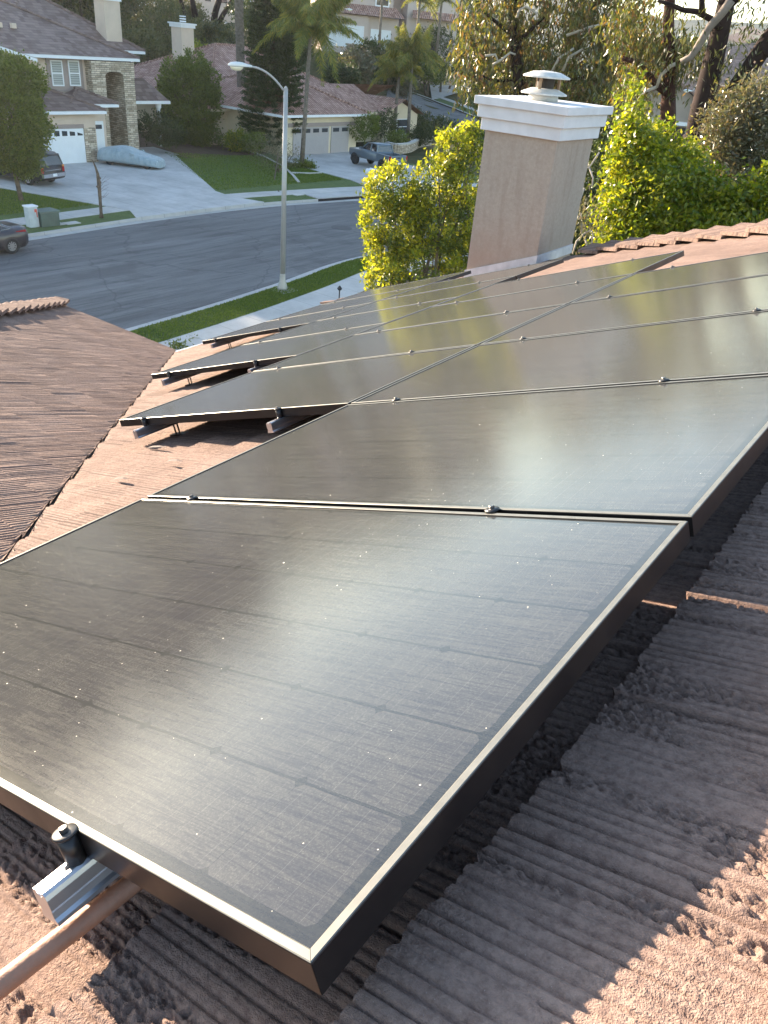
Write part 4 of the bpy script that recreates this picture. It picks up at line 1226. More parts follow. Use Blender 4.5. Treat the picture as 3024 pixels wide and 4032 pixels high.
# ================================================================== street furniture
M_GALV = plain('galvanised_pole', (.40, .40, .39), .45, .3, .08, 3)
M_LAMPH = plain('lamp_housing', (.66, .68, .69), .4, .1, .05, 3)
M_LENS = NT('lamp_lens').set(col=(.80, .74, .58), rough=.25, spec=.6).m
def lamp_post(px, py, z0, dist, h, armpix, lab, tint=None):
    P = pd(px, py, dist); P[2] = z0 if z0 is not None else P[2]
    o = thing('street_lamp', lab, 'street lamp', P, 'cobra-head street lamps')
    s = h / 7.45
    g = MB(); g.tube([P, P + [0, 0, h]], [.115, .080], 14); g.lathe([(.03, h), (.085, h + .01), (.06, h + .06), (.01, h + .11)], P, 12); g.build('pole', tint or M_GALV, o, True)
    g = MB(); g.lathe([(.22, 0), (.205, .12), (.13, .38), (.117, .62), (.117, .66)], P, 14); g.build('pole_base', tint or M_GALV, o, True)
    E = armpix - P; E[2] = 0; L = np.linalg.norm(E); e = E / L
    dz = armpix[2] - P[2] - h
    path = [P + [0, 0, h - .08]] + [P + e * (L * (.03 + .97 * t) - .45 * t) + np.array([0, 0, h - .08 + (dz + .08) * (1 - (1 - t) ** 2.2)]) for t in np.linspace(.06, 1, 12)]
    g = MB(); g.tube(path, .038, 8); g.build('arm', M_GALV, o, True)
    H = path[-1]; n = np.array([-e[1], e[0], 0]); zz = np.array([0, 0, 1.0])
    g = MB(); rings = []
    for x, w, hh, dz_ in ((-.10, .05, .05, 0), (.05, .07, .07, 0), (.25, .13, .11, .01), (.45, .155, .12, .01), (.65, .14, .10, 0), (.75, .07, .05, -.01)):
        rings.append([H + e * x + n * w * math.cos(q) + zz * (dz_ + hh * max(math.sin(q), -.35)) for q in np.linspace(0, 2 * math.pi, 14, endpoint=False)])
    g.loft(rings); hd = g.build('lamp_head', M_LAMPH, o, True)
    g = MB(); rings = []
    for x, w, d in ((.22, .06, .04), (.32, .12, .12), (.47, .135, .15), (.62, .10, .11), (.68, .05, .04)):
        rings.append([H + e * x + n * w * math.cos(q) + zz * (-.035 - d * max(0, -math.sin(q)) + .01 * max(0, math.sin(q))) for q in np.linspace(0, 2 * math.pi, 14, endpoint=False)])
    g.loft(rings); g.build('lens', M_LENS, hd, True)
    g = MB(); g.lathe([(.04, .09), (.04, .16), (.02, .18)], H + e * .42, 8); g.build('photocell', plain('photocell', (.05, .05, .05), .5), hd)
    return o
pb = gp(1112, 1142, 0.0)
E1 = pd(932, 258, np.hypot(pb[0] - CAM[0], pb[1] - CAM[1]) - .35)
lamp_post(1112, 1142, 0.02, np.hypot(pb[0] - CAM[0], pb[1] - CAM[1]), 7.42, E1, 'tall grey street lamp standing on the near grass verge by the street')
g = MB(); g.bb(pb[0] - .55, pb[0] + .5, pb[1] - .45, pb[1] + .45, -.1, .035)
tag(g.build('lamp_footing', M_CONC), 'square concrete pad in the grass at the foot of the tall lamp', 'pad')
lamp_post(1322, 125, None, 112, 6.6 - 2.2, pd(1378, 38, 111.5), 'small distant street lamp in front of the hillside house')
Pq = pd(2695, 545, 84)
lamp_post(2695, 545, Pq[2] - 3, 84, 7.6, pd(2703, 357, 83.5), 'distant street lamp in front of the tan roof house at right')

# mailbox
P = gp(1457, 745, .02)
o = thing('mailbox', 'white twin mailbox on a white post at the kerb by the grey pickup', 'mailbox', P)
g = MB(); g.box(P + [0, 0, .55], (.13, .13, 1.1)); g.box(P + [0, 0, .07], (.2, .2, .14)); g.build('post', M_WHITE, o)
for s, (dx, dy) in enumerate(((.05, -.26), (-.05, .26))):
    g = MB(); c = P + [dx, dy, 1.12]
    prof = [(-.14, 0), (.14, 0)] + [(.14 * math.cos(q), .14 + .11 * math.sin(q)) for q in np.linspace(0, math.pi, 9)]
    g.prism([c + [-.26, a, z] for a, z in prof], (.52, 0, 0)); b_ = g.build('box', M_WHITE, o, bevel=.012)
    g = MB(); g.box(c + [.265, 0, .13], (.012, .20, .14)); g.build('door', plain('mail_door', (.55, .57, .6), .5), b_)
g = MB(); g.box(P + [0, 0, 1.08], (.36, .7, .05)); g.build('crossbar', M_WHITE, o)
# utility boxes
P = gp(130, 893, .02)
o = thing('utility_pedestal', 'white utility pedestal with a red sticker on the verge across the street', 'utility box', P)
g = MB(); g.prism([P + [x, y, 0] for x, y in ((-.20, -.25), (.20, -.25), (.22, 0), (.20, .25), (-.20, .25))], (0, 0, .94)); g.build('cabinet', plain('pedestal_paint', (.50, .54, .55), .5), o, bevel=.03)
g = MB(); g.box(P + [0, 0, .97], (.48, .57, .07)); g.build('lid', M_WHITE, o, bevel=.02)
g = MB(); g.box(P + [.218, .12, .78], (.014, .13, .14)); g.box(P + [.214, .17, .60], (.014, .04, .26)); g.build('sticker', plain('sticker_red', (.62, .10, .06), .5), o)
P = gp(178, 888, .02)
o = thing('transformer_box', 'low dark green transformer box beside the white pedestal', 'utility box', P)
g = MB(); g.bb(P[0] - .45, P[0] + .30, P[1] - .35, P[1] + .65, 0, .66); g.build('cabinet', plain('box_green', (.085, .12, .10), .55), o, bevel=.02)
g = MB(); g.bb(P[0] - .50, P[0] + .35, P[1] - .40, P[1] + .70, .66, .74); g.build('lid', plain('box_green_lid', (.12, .16, .14), .5), o, bevel=.02)
for px, py, lab in ((283, 879, 'pale concrete meter lid in the grass right of the transformer box'), (222, 884, 'small pale meter lid half hidden behind the transformer box'), (1175, 767, 'pale meter lid in the grass by the storm drain')):
    P = gp(px, py, .02); g = MB(); g.bb(P[0] - .28, P[0] + .22, P[1] - .38, P[1] + .38, -.05, .045); tag(g.build('meter_lid', M_CONC), lab, 'lid', 'meter lids in the verge')
# house number curb paint spots, manhole
P = gp(1345, 897, -.15); g = MB(); g.lathe([(.42, 0), (.42, .012)], (P[0], P[1], -.148), 28); g.lathe([(.62, -.01), (.60, .006)], (P[0], P[1], -.148), 28)
tag(g.build('manhole_cover', plain('manhole_iron', (.07, .07, .075), .7, .3)), 'round dark manhole cover in the asphalt right of the tall lamp', 'manhole')
# small sprinkler stake by the near pavement
P = gp(1335, 1180, .0); o = thing('path_light', 'small dark garden stake light beside the near pavement', 'garden light', P)
g = MB(); g.tube([P, P + [0, 0, .42]], .025, 6); g.build('stake', M_BLACK, o); g = MB(); g.lathe([(.07, .40), (.11, .46), (.02, .58)], P, 10); g.build('head', M_BLACK, o)

# ================================================================== vehicles (x forward, y left, z up)
def paint(name, col, rough=.28, metal=.2):
    t = NT(name); t.set(col=col, rough=rough, metal=metal, coat=.45, coatr=.1); return t.m
M_TYRE = plain('tyre', (.022, .022, .023), .8)
M_RIM = plain('alloy_rim', (.48, .48, .50), .3, .8, .05)
M_GLS = NT('car_glass').set(col=(.018, .022, .03), rough=.06, spec=.9).m
M_RED = NT('tail_red').set(col=(.35, .02, .02), rough=.2, spec=.6).m
M_AMB = NT('tail_amber').set(col=(.65, .28, .08), rough=.2, spec=.6).m
M_CHROME = plain('chrome', (.6, .6, .62), .2, .9, .03)
M_PLATE = plain('plate', (.72, .74, .78), .5)
M_PLASTIC = plain('black_plastic', (.03, .03, .032), .6)
def wheel(parent, x, y, r, w, side, rim=None, spokes=5):
    ax = [np.array([1.0, 0, 0]), np.array([0, 0, 1.0]), np.array([0, side, 0.0])]
    g = MB(); g.lathe([(r * .62, -w / 2), (r * .93, -w / 2), (r, -w * .32), (r, w * .32), (r * .93, w / 2), (r * .64, w / 2), (r * .62, w * .2)], (x, y, r), 24, ax)
    t = g.build('wheel', M_TYRE, parent, True)
    g = MB(); g.lathe([(r * .63, w * .18), (r * .63, w * .46), (r * .56, w * .46), (r * .53, w * .26), (.02, w * .26)], (x, y, r), 24, ax)
    for k in range(spokes):
        q = 2 * math.pi * k / spokes + .3
        d = np.array([math.cos(q), 0, math.sin(q)]); e = np.array([-math.sin(q), 0, math.cos(q)])
        g.box(np.array([x, y + side * w * .38, r]) + d * r * .31, (r * .56, .05, r * .15), [d, np.array([0, 1.0, 0]), e])
    g.build('rim', rim or M_RIM, t)
    return t
def ring(x, zl, zb, wl, wb, wt, zt):
    return [(x, -wl, zl), (x, -wb, zl + (zb - zl) * .35), (x, -wb, zl + (zb - zl) * .8), (x, -wt, zt), (x, 0, zt + .02), (x, wt, zt), (x, wb, zl + (zb - zl) * .8), (x, wb, zl + (zb - zl) * .35), (x, wl, zl), (x, 0, zl - .02)]
def place(o, P, fwd):
    a = math.atan2(fwd[1], fwd[0])
    o.matrix_basis = Matrix.Translation(Vector([float(c) for c in P])) @ Matrix.Rotation(a, 4, 'Z')
def arches(parent, spots, r, yo, mat=None):
    for x in spots:
        for s in (-1, 1):
            g = MB(); pts = [(x + r * math.cos(q), s * yo, r * .82 + r * math.sin(q)) for q in np.linspace(-.15, math.pi + .15, 15)]
            inn = [(x + r * .86 * math.cos(q), s * yo, r * .82 + r * .86 * math.sin(q)) for q in np.linspace(math.pi + .15, -.15, 15)]
            n = len(pts); d = np.array([0, s * .03, 0])
            for k in range(n - 1):
                a, b, c, e = pts[k], pts[k + 1], inn[n - 2 - k], inn[n - 1 - k]
                g.prism([a, b, c, e], d)
            h = MB(); h.prism([(x + r * .9 * math.cos(q), s * (yo - .05), r * .82 + r * .9 * math.sin(q)) for q in np.linspace(-.4, math.pi + .4, 15)], (0, s * .062, 0))
            h.build('wheel_well', M_PLASTIC, parent)
            g.build('wheel_arch', mat or M_PLASTIC, parent)

# dark SUV on the driveway
P = paint('suv_paint', (.010, .009, .009), .45, 0)
o = thing('parked_suv', 'dark SUV parked on the driveway half under the round tree', 'suv')
g = MB(); g.loft([ring(2.5, .45, .8, .75, .80, .70, .82), ring(2.35, .35, .95, .9, .95, .82, .98), ring(1.2, .30, 1.05, .95, .99, .88, 1.06), ring(.7, .30, 1.10, .95, .99, .90, 1.13), ring(-2.2, .30, 1.12, .95, .99, .91, 1.15), ring(-2.50, .42, 1.12, .93, .97, .90, 1.14)])
body = g.build('body', P, o, True, .0)
g = MB(); C4 = lambda x, zb, zt, wb, wt: [(x, -wb, zb), (x, -wt, zt), (x, wt, zt), (x, wb, zb)]
g.loft([[(1.15, -.86, 1.1), (1.10, -.85, 1.12), (1.10, .85, 1.12), (1.15, .86, 1.1)], [(.45, -.90, 1.12), (.35, -.74, 1.72), (.35, .74, 1.72), (.45, .90, 1.12)], [(-2.0, -.90, 1.14), (-2.0, -.76, 1.76), (-2.0, .76, 1.76), (-2.0, .90, 1.14)], [(-2.46, -.88, 1.14), (-2.28, -.74, 1.70), (-2.28, .74, 1.70), (-2.46, .88, 1.14)]]); g.build('windows', M_GLS, o)
g = MB(); g.loft([C4(.38, 1.70, 1.74, .77, .70), C4(-.6, 1.75, 1.83, .79, .70), C4(-2.1, 1.73, 1.82, .79, .70), C4(-2.36, 1.66, 1.72, .77, .70)]); g.build('roof', P, o, True)
for s in (-1, 1):
    for xb, xt in ((1.1, .38), (-.45, -.45), (-1.45, -1.45), (-2.44, -2.28)):
        g = MB(); g.tube([(xb, s * .90, 1.12), (xt, s * .765, 1.73)], .05, 6); g.build('pillar', P, o)
g = MB()
for s in (-1, 1): g.tube([(.2, s * .62, 1.86), (-2.0, s * .62, 1.88)], .022, 6)
g.build('roof_rack', M_CHROME, o)
for s in (-1, 1):
    g = MB(); g.box((-2.47, s * .86, .92), (.10, .17, .30)); t_ = g.build('tail_light', M_RED, o); g = MB(); g.box((-2.475, s * .86, 1.09), (.10, .172, .10)); g.build('indicator', M_AMB, t_)
g = MB(); g.loft([[(-2.5, -.95, .52), (-2.62, -.90, .52), (-2.62, -.90, .72), (-2.5, -.95, .74)], [(-2.5, .95, .52), (-2.62, .90, .52), (-2.62, .90, .72), (-2.5, .95, .74)]]); g.build('rear_bumper', M_CHROME, o)
g = MB(); g.box((-2.63, 0, .64), (.02, .32, .15)); g.build('number_plate', M_PLATE, o)
g = MB(); g.box((-2.52, 0, .90), (.02, 1.3, .035)); g.build('tailgate_trim', M_CHROME, o)
for x in (1.5, -1.40):
    for s in (-1, 1): wheel(o, x, s * .86, .37, .26, s)
arches(o, (1.5, -1.40), .46, .965, P)
rr = np.array([.97, .25]); c0 = gp(176, 722, .3)[:2]
ctr = c0 - rr * 2.5 + np.array([-.25, .97]) * .95 + np.array([0, -.12])
place(o, (ctr[0], ctr[1], .055), (-rr[0], -rr[1]))

# car under a fitted cover
M_COVER = NT('car_cover'); c = M_COVER.coord('Object')
M_COVER.set(col=M_COVER.ramp(M_COVER.noise(c, 2.5, 3), [(.3, (.24, .32, .36)), (.7, (.34, .43, .48))]), rough=.6, sheen=.3)
mm = M_COVER.n('ShaderNodeMapping'); M_COVER.l(c, mm.inputs[0]); mm.inputs['Scale'].default_value = (1.5, 1.5, .6)
M_COVER.bump(M_COVER.noise(mm.outputs[0], 3, 3, .5, .8), 1.0, .15); M_COVER = M_COVER.m
o = thing('covered_car', 'low car under a pale blue-grey fitted cover on the driveway', 'car')
g = MB(); R_ = []
for x, z, w, wt in ((2.28, .45, .55, .45), (2.22, .62, .72, .6), (1.9, .74, .82, .7), (1.2, .84, .88, .76), (.65, .95, .90, .74), (.0, 1.22, .91, .60), (-.6, 1.27, .91, .60), (-1.2, 1.18, .91, .64), (-1.75, 1.06, .90, .74), (-2.1, 1.0, .86, .74), (-2.25, .75, .76, .62), (-2.28, .5, .6, .5)):
    zl = .12 + .04 * math.sin(x * 5)
    R_.append([(x, -w, zl), (x, -w * 1.01, zl + (z - zl) * .35), (x, -w * .98, zl + (z - zl) * .62), (x, -wt, z - .03), (x, -wt * .4, z + .02), (x, wt * .4, z + .02), (x, wt, z - .03), (x, w * .98, zl + (z - zl) * .62), (x, w * 1.01, zl + (z - zl) * .35), (x, w, zl)])
g.loft(R_); b = g.build('cover', M_COVER, o, True); sb = b.modifiers.new('sub', 'SUBSURF'); sb.levels = 2; sb.render_levels = 2
g = MB()
for s in (-1, 1): g.tube([(.55, s * .88, .88), (.45, s * 1.02, .93), (.35, s * .95, .95)], .07, 6)
g.build('mirror_bulge', M_COVER, b, True)
for x in (1.4, -1.35):
    for s in (-1, 1): wheel(o, x, s * .64, .30, .20, s, M_PLASTIC)
fw = np.array([.89, .46]); a = gp(388, 646, .05)[:2]; b_ = gp(612, 672, .05)[:2]
ctr = (a + b_) / 2 + np.array([-.46, .89]) * .85
place(o, (ctr[0], ctr[1], .055), fw)

# pickups
def pickup(name, lab, col, P0, fwd, lift=.12, sc=1.0):
    P = paint(name + '_paint', col)
    o = thing('pickup_truck', lab, 'pickup truck', (0, 0, 0), 'parked pickup trucks')
    L = lift
    g = MB(); g.loft([ring(2.70, .55 + L, .9 + L, .70, .80, .70, .95 + L), ring(2.55, .5 + L, 1.0 + L, .86, .93, .80, 1.06 + L), ring(1.25, .48 + L, 1.12 + L, .9, .95, .84, 1.16 + L), ring(.9, .48 + L, 1.15 + L, .9, .95, .88, 1.19 + L), ring(-1.0, .48 + L, 1.15 + L, .9, .95, .88, 1.17 + L)])
    g.build('body', P, o, True)
    g = MB(); g.loft([[(1.15, -.82, 1.15 + L), (1.1, -.8, 1.18 + L), (1.1, .8, 1.18 + L), (1.15, .82, 1.15 + L)], [(.4, -.86, 1.16 + L), (.3, -.70, 1.68 + L), (.3, .70, 1.68 + L), (.4, .86, 1.16 + L)], [(-.72, -.86, 1.16 + L), (-.68, -.71, 1.70 + L), (-.68, .71, 1.70 + L), (-.72, .86, 1.16 + L)], [(-.98, -.84, 1.16 + L), (-.86, -.68, 1.66 + L), (-.86, .68, 1.66 + L), (-.98, .84, 1.16 + L)]]); g.build('windows', M_GLS, o)
    g = MB(); g.loft([C4(.36, 1.66 + L, 1.69 + L, .74, .66), C4(-.2, 1.71 + L, 1.78 + L, .75, .66), C4(-.7, 1.70 + L, 1.77 + L, .75, .66), C4(-.92, 1.62 + L, 1.67 + L, .72, .64)]); g.build('roof', P, o, True)
    for s in (-1, 1):
        for xb, xt in ((1.1, .34), (-.15, -.15), (-.98, -.88)):
            g = MB(); g.tube([(xb, s * .86, 1.15 + L), (xt, s * .725, 1.69 + L)], .05, 6); g.build('pillar', P, o)
    # open bed
    g = MB()
    for s in (-1, 1): g.bb(-2.62, -1.0, s * .80, s * .95, .52 + L, 1.13 + L)
    g.bb(-1.06, -1.0, -.8, .8, .5 + L, 1.12 + L)
    g.build('bed_side', P, o, bevel=.03)
    g = MB(); g.bb(-2.64, -1.06, -.8, .8, .60 + L, .66 + L); g.build('bed_floor', M_PLASTIC, o)
    g = MB(); g.bb(-2.70, -2.62, -.80, .80, .66 + L, 1.13 + L); tg = g.build('tailgate', P, o, bevel=.02)
    g = MB(); g.box((-2.71, 0, .97 + L), (.02, .24, .09)); g.build('handle', M_PLASTIC, tg)
    g = MB(); g.bb(-2.84, -2.64, -.88, .88, .50 + L, .66 + L); g.build('rear_bumper', M_PLASTIC, o, bevel=.03)
    g = MB(); g.box((-2.85, 0, .58 + L), (.02, .31, .14)); g.build('number_plate', M_PLATE, o)
    for s in (-1, 1):
        g = MB(); g.box((-2.66, s * .87, .92 + L), (.08, .15, .34)); g.build('tail_light', M_RED, o)
        g = MB(); g.box((2.62, s * .68, .95 + L), (.10, .34, .16)); g.build('headlight', M_CHROME, o)
        g = MB(); g.box((.95, s * 1.02, 1.24 + L), (.10, .2, .17)); g.build('mirror', P, o)
    for x in (1.78, -1.78):
        for s in (-1, 1): wheel(o, x, s * .84, .40, .28, s, M_PLASTIC, 6)
    arches(o, (1.78, -1.78), .50, .945, M_PLASTIC)
    a = math.atan2(fwd[1], fwd[0])
    o.matrix_basis = Matrix.Translation(Vector([float(c) for c in P0])) @ Matrix.Rotation(a, 4, 'Z') @ Matrix.Scale(sc, 4)
    return o
fw = np.array([-.975, .22]); a = gp(1388, 640, .05)[:2]; b_ = gp(1512, 682, .05)[:2]
ctr = (a + b_) / 2 + np.array([.22, .975]) * .9
pickup('grey_pickup', 'grey-blue pickup truck with black wheels parked in front of the taupe garage doors', (.11, .15, .19), (ctr[0], ctr[1], .055), fw, .14, 1.0)
q = gq(1770, 338); vdir = (q - CAM[:2]) / np.linalg.norm(q - CAM[:2])
pickup('black_pickup', 'black pickup truck seen from behind in the far driveway beyond the palms', (.012, .012, .014), (q[0], q[1], Gz(q[0], q[1]) + .05), np.array([vdir[0] * .8 - vdir[1] * .6, vdir[1] * .8 + vdir[0] * .6]) , .14, 1.05)

# dark saloon at the left edge, parked at the far kerb
P = paint('saloon_paint', (.045, .040, .048))
o = thing('parked_saloon', 'dark grey saloon parked at the far kerb, cut by the left edge', 'car')
g = MB(); g.loft([ring(2.3, .35, .62, .6, .7, .6, .62), ring(2.1, .25, .72, .8, .86, .74, .74), ring(1.0, .2, .86, .86, .90, .8, .90), ring(.6, .2, .90, .86, .91, .82, .95), ring(-1.5, .2, .95, .86, .91, .80, 1.0), ring(-2.1, .22, .98, .84, .88, .74, 1.02), ring(-2.33, .35, .93, .76, .80, .70, 1.00)]); g.build('body', P, o, True)
g = MB(); g.loft([[(1.0, -.74, .90), (.97, -.73, .92), (.97, .73, .92), (1.0, .74, .90)], [(.2, -.80, .93), (.1, -.60, 1.36), (.1, .60, 1.36), (.2, .80, .93)], [(-.8, -.80, .96), (-.75, -.60, 1.37), (-.75, .60, 1.37), (-.8, .80, .96)], [(-1.75, -.70, 1.0), (-1.3, -.55, 1.22), (-1.3, .55, 1.22), (-1.75, .70, 1.0)]]); g.build('windows', M_GLS, o)
g = MB(); g.loft([C4(.14, 1.345, 1.37, .62, .54), C4(-.3, 1.37, 1.42, .63, .54), C4(-.9, 1.34, 1.38, .62, .54), C4(-1.72, 1.00, 1.03, .60, .54)]); g.build('roof', P, o, True)
g = MB()
for s in (-1, 1): g.tube([(.85, s * .80, .95), (.1, s * .63, 1.37), (-.75, s * .63, 1.38), (-1.55, s * .72, 1.02), (.85, s * .80, .95)], .018, 6)
g.build('window_trim', M_CHROME, o)
for s in (-1, 1):
    g = MB(); g.loft([[(-2.36, s * .45, .78), (-2.36, s * .45, .92), (-2.30, s * .45, .92), (-2.30, s * .45, .78)], [(-2.22, s * .84, .84), (-2.22, s * .84, .93), (-2.1, s * .84, .93), (-2.1, s * .84, .84)], [(-1.75, s * .92, .90), (-1.75, s * .92, .93), (-1.7, s * .9, .93), (-1.7, s * .9, .90)]]); g.build('tail_light', M_RED, o)
for x in (1.4, -1.42):
    for s in (-1, 1): wheel(o, x, s * .80, .33, .23, s, None, 10)
arches(o, (1.4, -1.42), .41, .885, P)
w = gp(55, 1000, -.12)[:2]
place(o, (w[0] - .95, w[1] - 1.42, -.145), (.05, -1))
# ================================================================== plants
def leaf_mat(name, cols, trans=.45, rough=.45, spec=.4):
    t = NT(name)
    g = t.n('ShaderNodeNewGeometry')
    c = t.ramp(g.outputs['Random Per Island'], [(i / max(1, len(cols) - 1), k) for i, k in enumerate(cols)])
    t.set(col=c, rough=rough, spec=spec)
    tr = t.n('ShaderNodeBsdfTranslucent')
    t.l(t.mix(1.0, c, (1.25, 1.2, .55), 'MULTIPLY'), tr.inputs[0])
    mx = t.n('ShaderNodeMixShader'); mx.inputs[0].default_value = trans
    t.l(t.b.outputs[0], mx.inputs[1]); t.l(tr.outputs[0], mx.inputs[2]); t.l(mx.outputs[0], t.out.inputs[0])
    return t.m
def unit(v): return v / (np.linalg.norm(v, axis=-1, keepdims=True) + 1e-9)
def leaves(name, Cn, D, L, W, mat, parent, fold=0.0):
    """one diamond per leaf: centres, long axes, lengths, widths"""
    n = len(Cn); D = unit(D)
    R = unit(RNG.normal(size=(n, 3))); S = unit(np.cross(D, R))
    L = np.broadcast_to(np.asarray(L, float), (n,))[:, None]; W = np.broadcast_to(np.asarray(W, float), (n,))[:, None]
    V = np.empty((n, 4, 3), np.float32)
    V[:, 0] = Cn - D * L * .5; V[:, 1] = Cn + S * W * .5 - D * L * .08; V[:, 2] = Cn + D * L * .5; V[:, 3] = Cn - S * W * .5 - D * L * .08
    F = np.arange(n * 4, dtype=np.int32).reshape(n, 4)
    return link(name, fastmesh(name, V.reshape(-1, 3), F), mat, parent)
def clumps(blobs, ncl, per, cl_r, shell=.55, squash=(1, 1, 1)):
    """leaf points gathered in clumps scattered through ellipsoids [(centre, radii)]"""
    vol = np.array([np.prod(np.maximum(r, .05)) ** (2 / 3) for _, r in blobs]); vol /= vol.sum()
    pts, nrm = [], []
    for (c, r), v in zip(blobs, vol):
        k = max(2, int(ncl * v))
        d = unit(RNG.normal(size=(k, 3)))
        rad = shell + (1 - shell) * RNG.random(k) ** .5
        cc = np.array(c) + d * rad[:, None] * np.array(r)
        p = RNG.normal(size=(k, per, 3)) * .42
        s = cl_r * (.6 + .8 * RNG.random((k, 1, 1)))
        pts.append((cc[:, None] + p * s * np.array(squash)).reshape(-1, 3)); nrm.append(np.repeat(d, per, 0))
    return np.concatenate(pts), np.concatenate(nrm)
def limb(g, a, b, r0, r1, bend=.1, n=6):
    a = np.array(a, float); b = np.array(b, float); L = np.linalg.norm(b - a)
    o = RNG.normal(size=3) * bend * L
    P = [a + (b - a) * t + o * math.sin(math.pi * t) + RNG.normal(size=3) * bend * .12 * L * (0 < t < 1) for t in np.linspace(0, 1, n)]
    g.tube(P, list(np.linspace(r0, r1, n)), 8)
    return P
M_BARK = plain('bark_grey_brown', (.13, .10, .075), .9, 0, .3, 6, .2, .8, 14)
M_BARKD = plain('bark_dark_red', (.024, .014, .012), .9, 0, .35, 5, .2, .9, 12)
M_BARKP = plain('bark_pale', (.42, .37, .31), .8, 0, .2, 6, .2, .4, 14)
M_PALMB = plain('palm_bark', (.17, .145, .12), .9, 0, .35, 5, .2, .9, 9)
L_GREEN = leaf_mat('leaf_mid_green', [(.072, .105, .020), (.12, .16, .028), (.18, .21, .042)], .42)
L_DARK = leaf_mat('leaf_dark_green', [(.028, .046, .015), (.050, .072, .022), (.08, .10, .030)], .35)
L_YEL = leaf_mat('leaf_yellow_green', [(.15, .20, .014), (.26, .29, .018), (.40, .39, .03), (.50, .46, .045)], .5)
L_YEL2 = leaf_mat('leaf_bright_green', [(.075, .125, .010), (.15, .205, .014), (.26, .285, .02), (.38, .35, .03)], .55, .3, .6)
L_EUC = leaf_mat('leaf_gum', [(.045, .06, .016), (.09, .105, .026), (.20, .18, .045), (.16, .075, .035), (.085, .105, .026), (.06, .075, .022)], .48, .35, .8)
L_EUC2 = leaf_mat('leaf_gum_dark', [(.03, .044, .014), (.06, .07, .02), (.12, .115, .03)], .42, .35, .7)
L_GREY = leaf_mat('leaf_grey_green', [(.075, .085, .045), (.12, .125, .07), (.17, .15, .09), (.16, .11, .07)], .35, .3, .7)
L_PALM = leaf_mat('leaf_palm', [(.11, .15, .04), (.17, .205, .048), (.26, .26, .06), (.40, .32, .06)], .45)
L_PINE = leaf_mat('leaf_pine', [(.030, .048, .016), (.050, .070, .022), (.075, .095, .028)], .25)
L_HILL = leaf_mat('leaf_hill', [(.065, .075, .030), (.105, .110, .042), (.15, .14, .06)], .35)

def px_blob(px, py, d, rx, ry, dz=1.0):
    k = d / FPX
    return (pd(px, py, d), np.array([rx * k, rx * k * dz, ry * k]))
def bush(name, label, cat, blobs, n, leaf, mat, cl=.35, per=18, group=None, trunk=None, bark=None, shell=.5, foot=None, part='foliage', spread=.8):
    c0 = np.mean([b[0] for b in blobs], 0); zmin = min(b[0][2] - b[1][2] for b in blobs)
    base = np.array(foot) if foot is not None else np.array([c0[0], c0[1], zmin])
    o = thing(name, label, cat, base, group)
    P, Dn = clumps(blobs, max(4, n // per), per, cl, shell)
    D = Dn * spread + RNG.normal(size=P.shape) * .7 + np.array([0, 0, .15])
    leaves(part, P, D, leaf[0] * (.6 + .8 * RNG.random(len(P))), leaf[1] * (.7 + .6 * RNG.random(len(P))), mat, o)
    if trunk:
        g = MB(); top = c0 + np.array([0, 0, -.1])
        limb(g, base, top, trunk, trunk * .5, .04)
        for c, r in blobs:
            limb(g, base + (top - base) * (.45 + .3 * RNG.random()), c + np.array([0, 0, r[2] * .4]), trunk * .45, trunk * .12, .08)
        g.build('trunk', bark or M_BARK, o, True)
    return o

# ---- bright tree between our roof and the pavement, left of the chimney
d = 20.0
B1 = [px_blob(1540, 745, d, 85, 85), px_blob(1500, 860, d, 70, 85), px_blob(1590, 900, d, 110, 110), px_blob(1520, 1000, d - .3, 70, 90), px_blob(1545, 1110, d - .5, 100, 90), px_blob(1790, 590, d, 62, 80), px_blob(1870, 570, d + .3, 42, 60),
      px_blob(1720, 740, d, 85, 110), px_blob(1820, 720, d + .2, 90, 110), px_blob(1750, 900, d, 140, 130), px_blob(1840, 880, d + .5, 90, 120), px_blob(1700, 1050, d - .3, 150, 100), px_blob(1830, 1040, d, 80, 100), px_blob(1650, 830, d, 60, 80)]
o = thing('yellow_green_tree', 'bushy tree with sunlit yellow-green shoots just left of the chimney', 'tree', (B1[4][0][0] + .9, B1[4][0][1] + .5, 0))
P, Dn = clumps(B1, 560, 26, .26, .5)
leaves('foliage', P, Dn * .4 + RNG.normal(size=P.shape) + [0, 0, .3], .105 * (.7 + .6 * RNG.random(len(P))), .042, L_GREEN, o)
# the fresh shoots: tufts on the outside, mostly to the sunny side
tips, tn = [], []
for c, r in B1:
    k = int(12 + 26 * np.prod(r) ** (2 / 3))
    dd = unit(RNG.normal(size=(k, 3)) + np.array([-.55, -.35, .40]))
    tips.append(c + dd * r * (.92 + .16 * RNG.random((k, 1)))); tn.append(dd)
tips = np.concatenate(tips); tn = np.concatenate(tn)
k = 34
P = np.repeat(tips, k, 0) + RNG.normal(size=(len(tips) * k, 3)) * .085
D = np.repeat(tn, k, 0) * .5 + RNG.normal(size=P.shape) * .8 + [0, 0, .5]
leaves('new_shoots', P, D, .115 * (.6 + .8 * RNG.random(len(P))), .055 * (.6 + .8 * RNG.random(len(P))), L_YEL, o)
g = MB(); b0 = np.array([B1[4][0][0] + .9, B1[4][0][1] + .5, 0])
for c, r in B1: limb(g, b0 + [0, 0, 1.2 + RNG.random()], c + [0, 0, r[2] * .5], .07, .012, .06)
limb(g, b0, b0 + [0, 0, 2.2], .13, .08, .02); g.build('trunk', M_BARK, o, True)

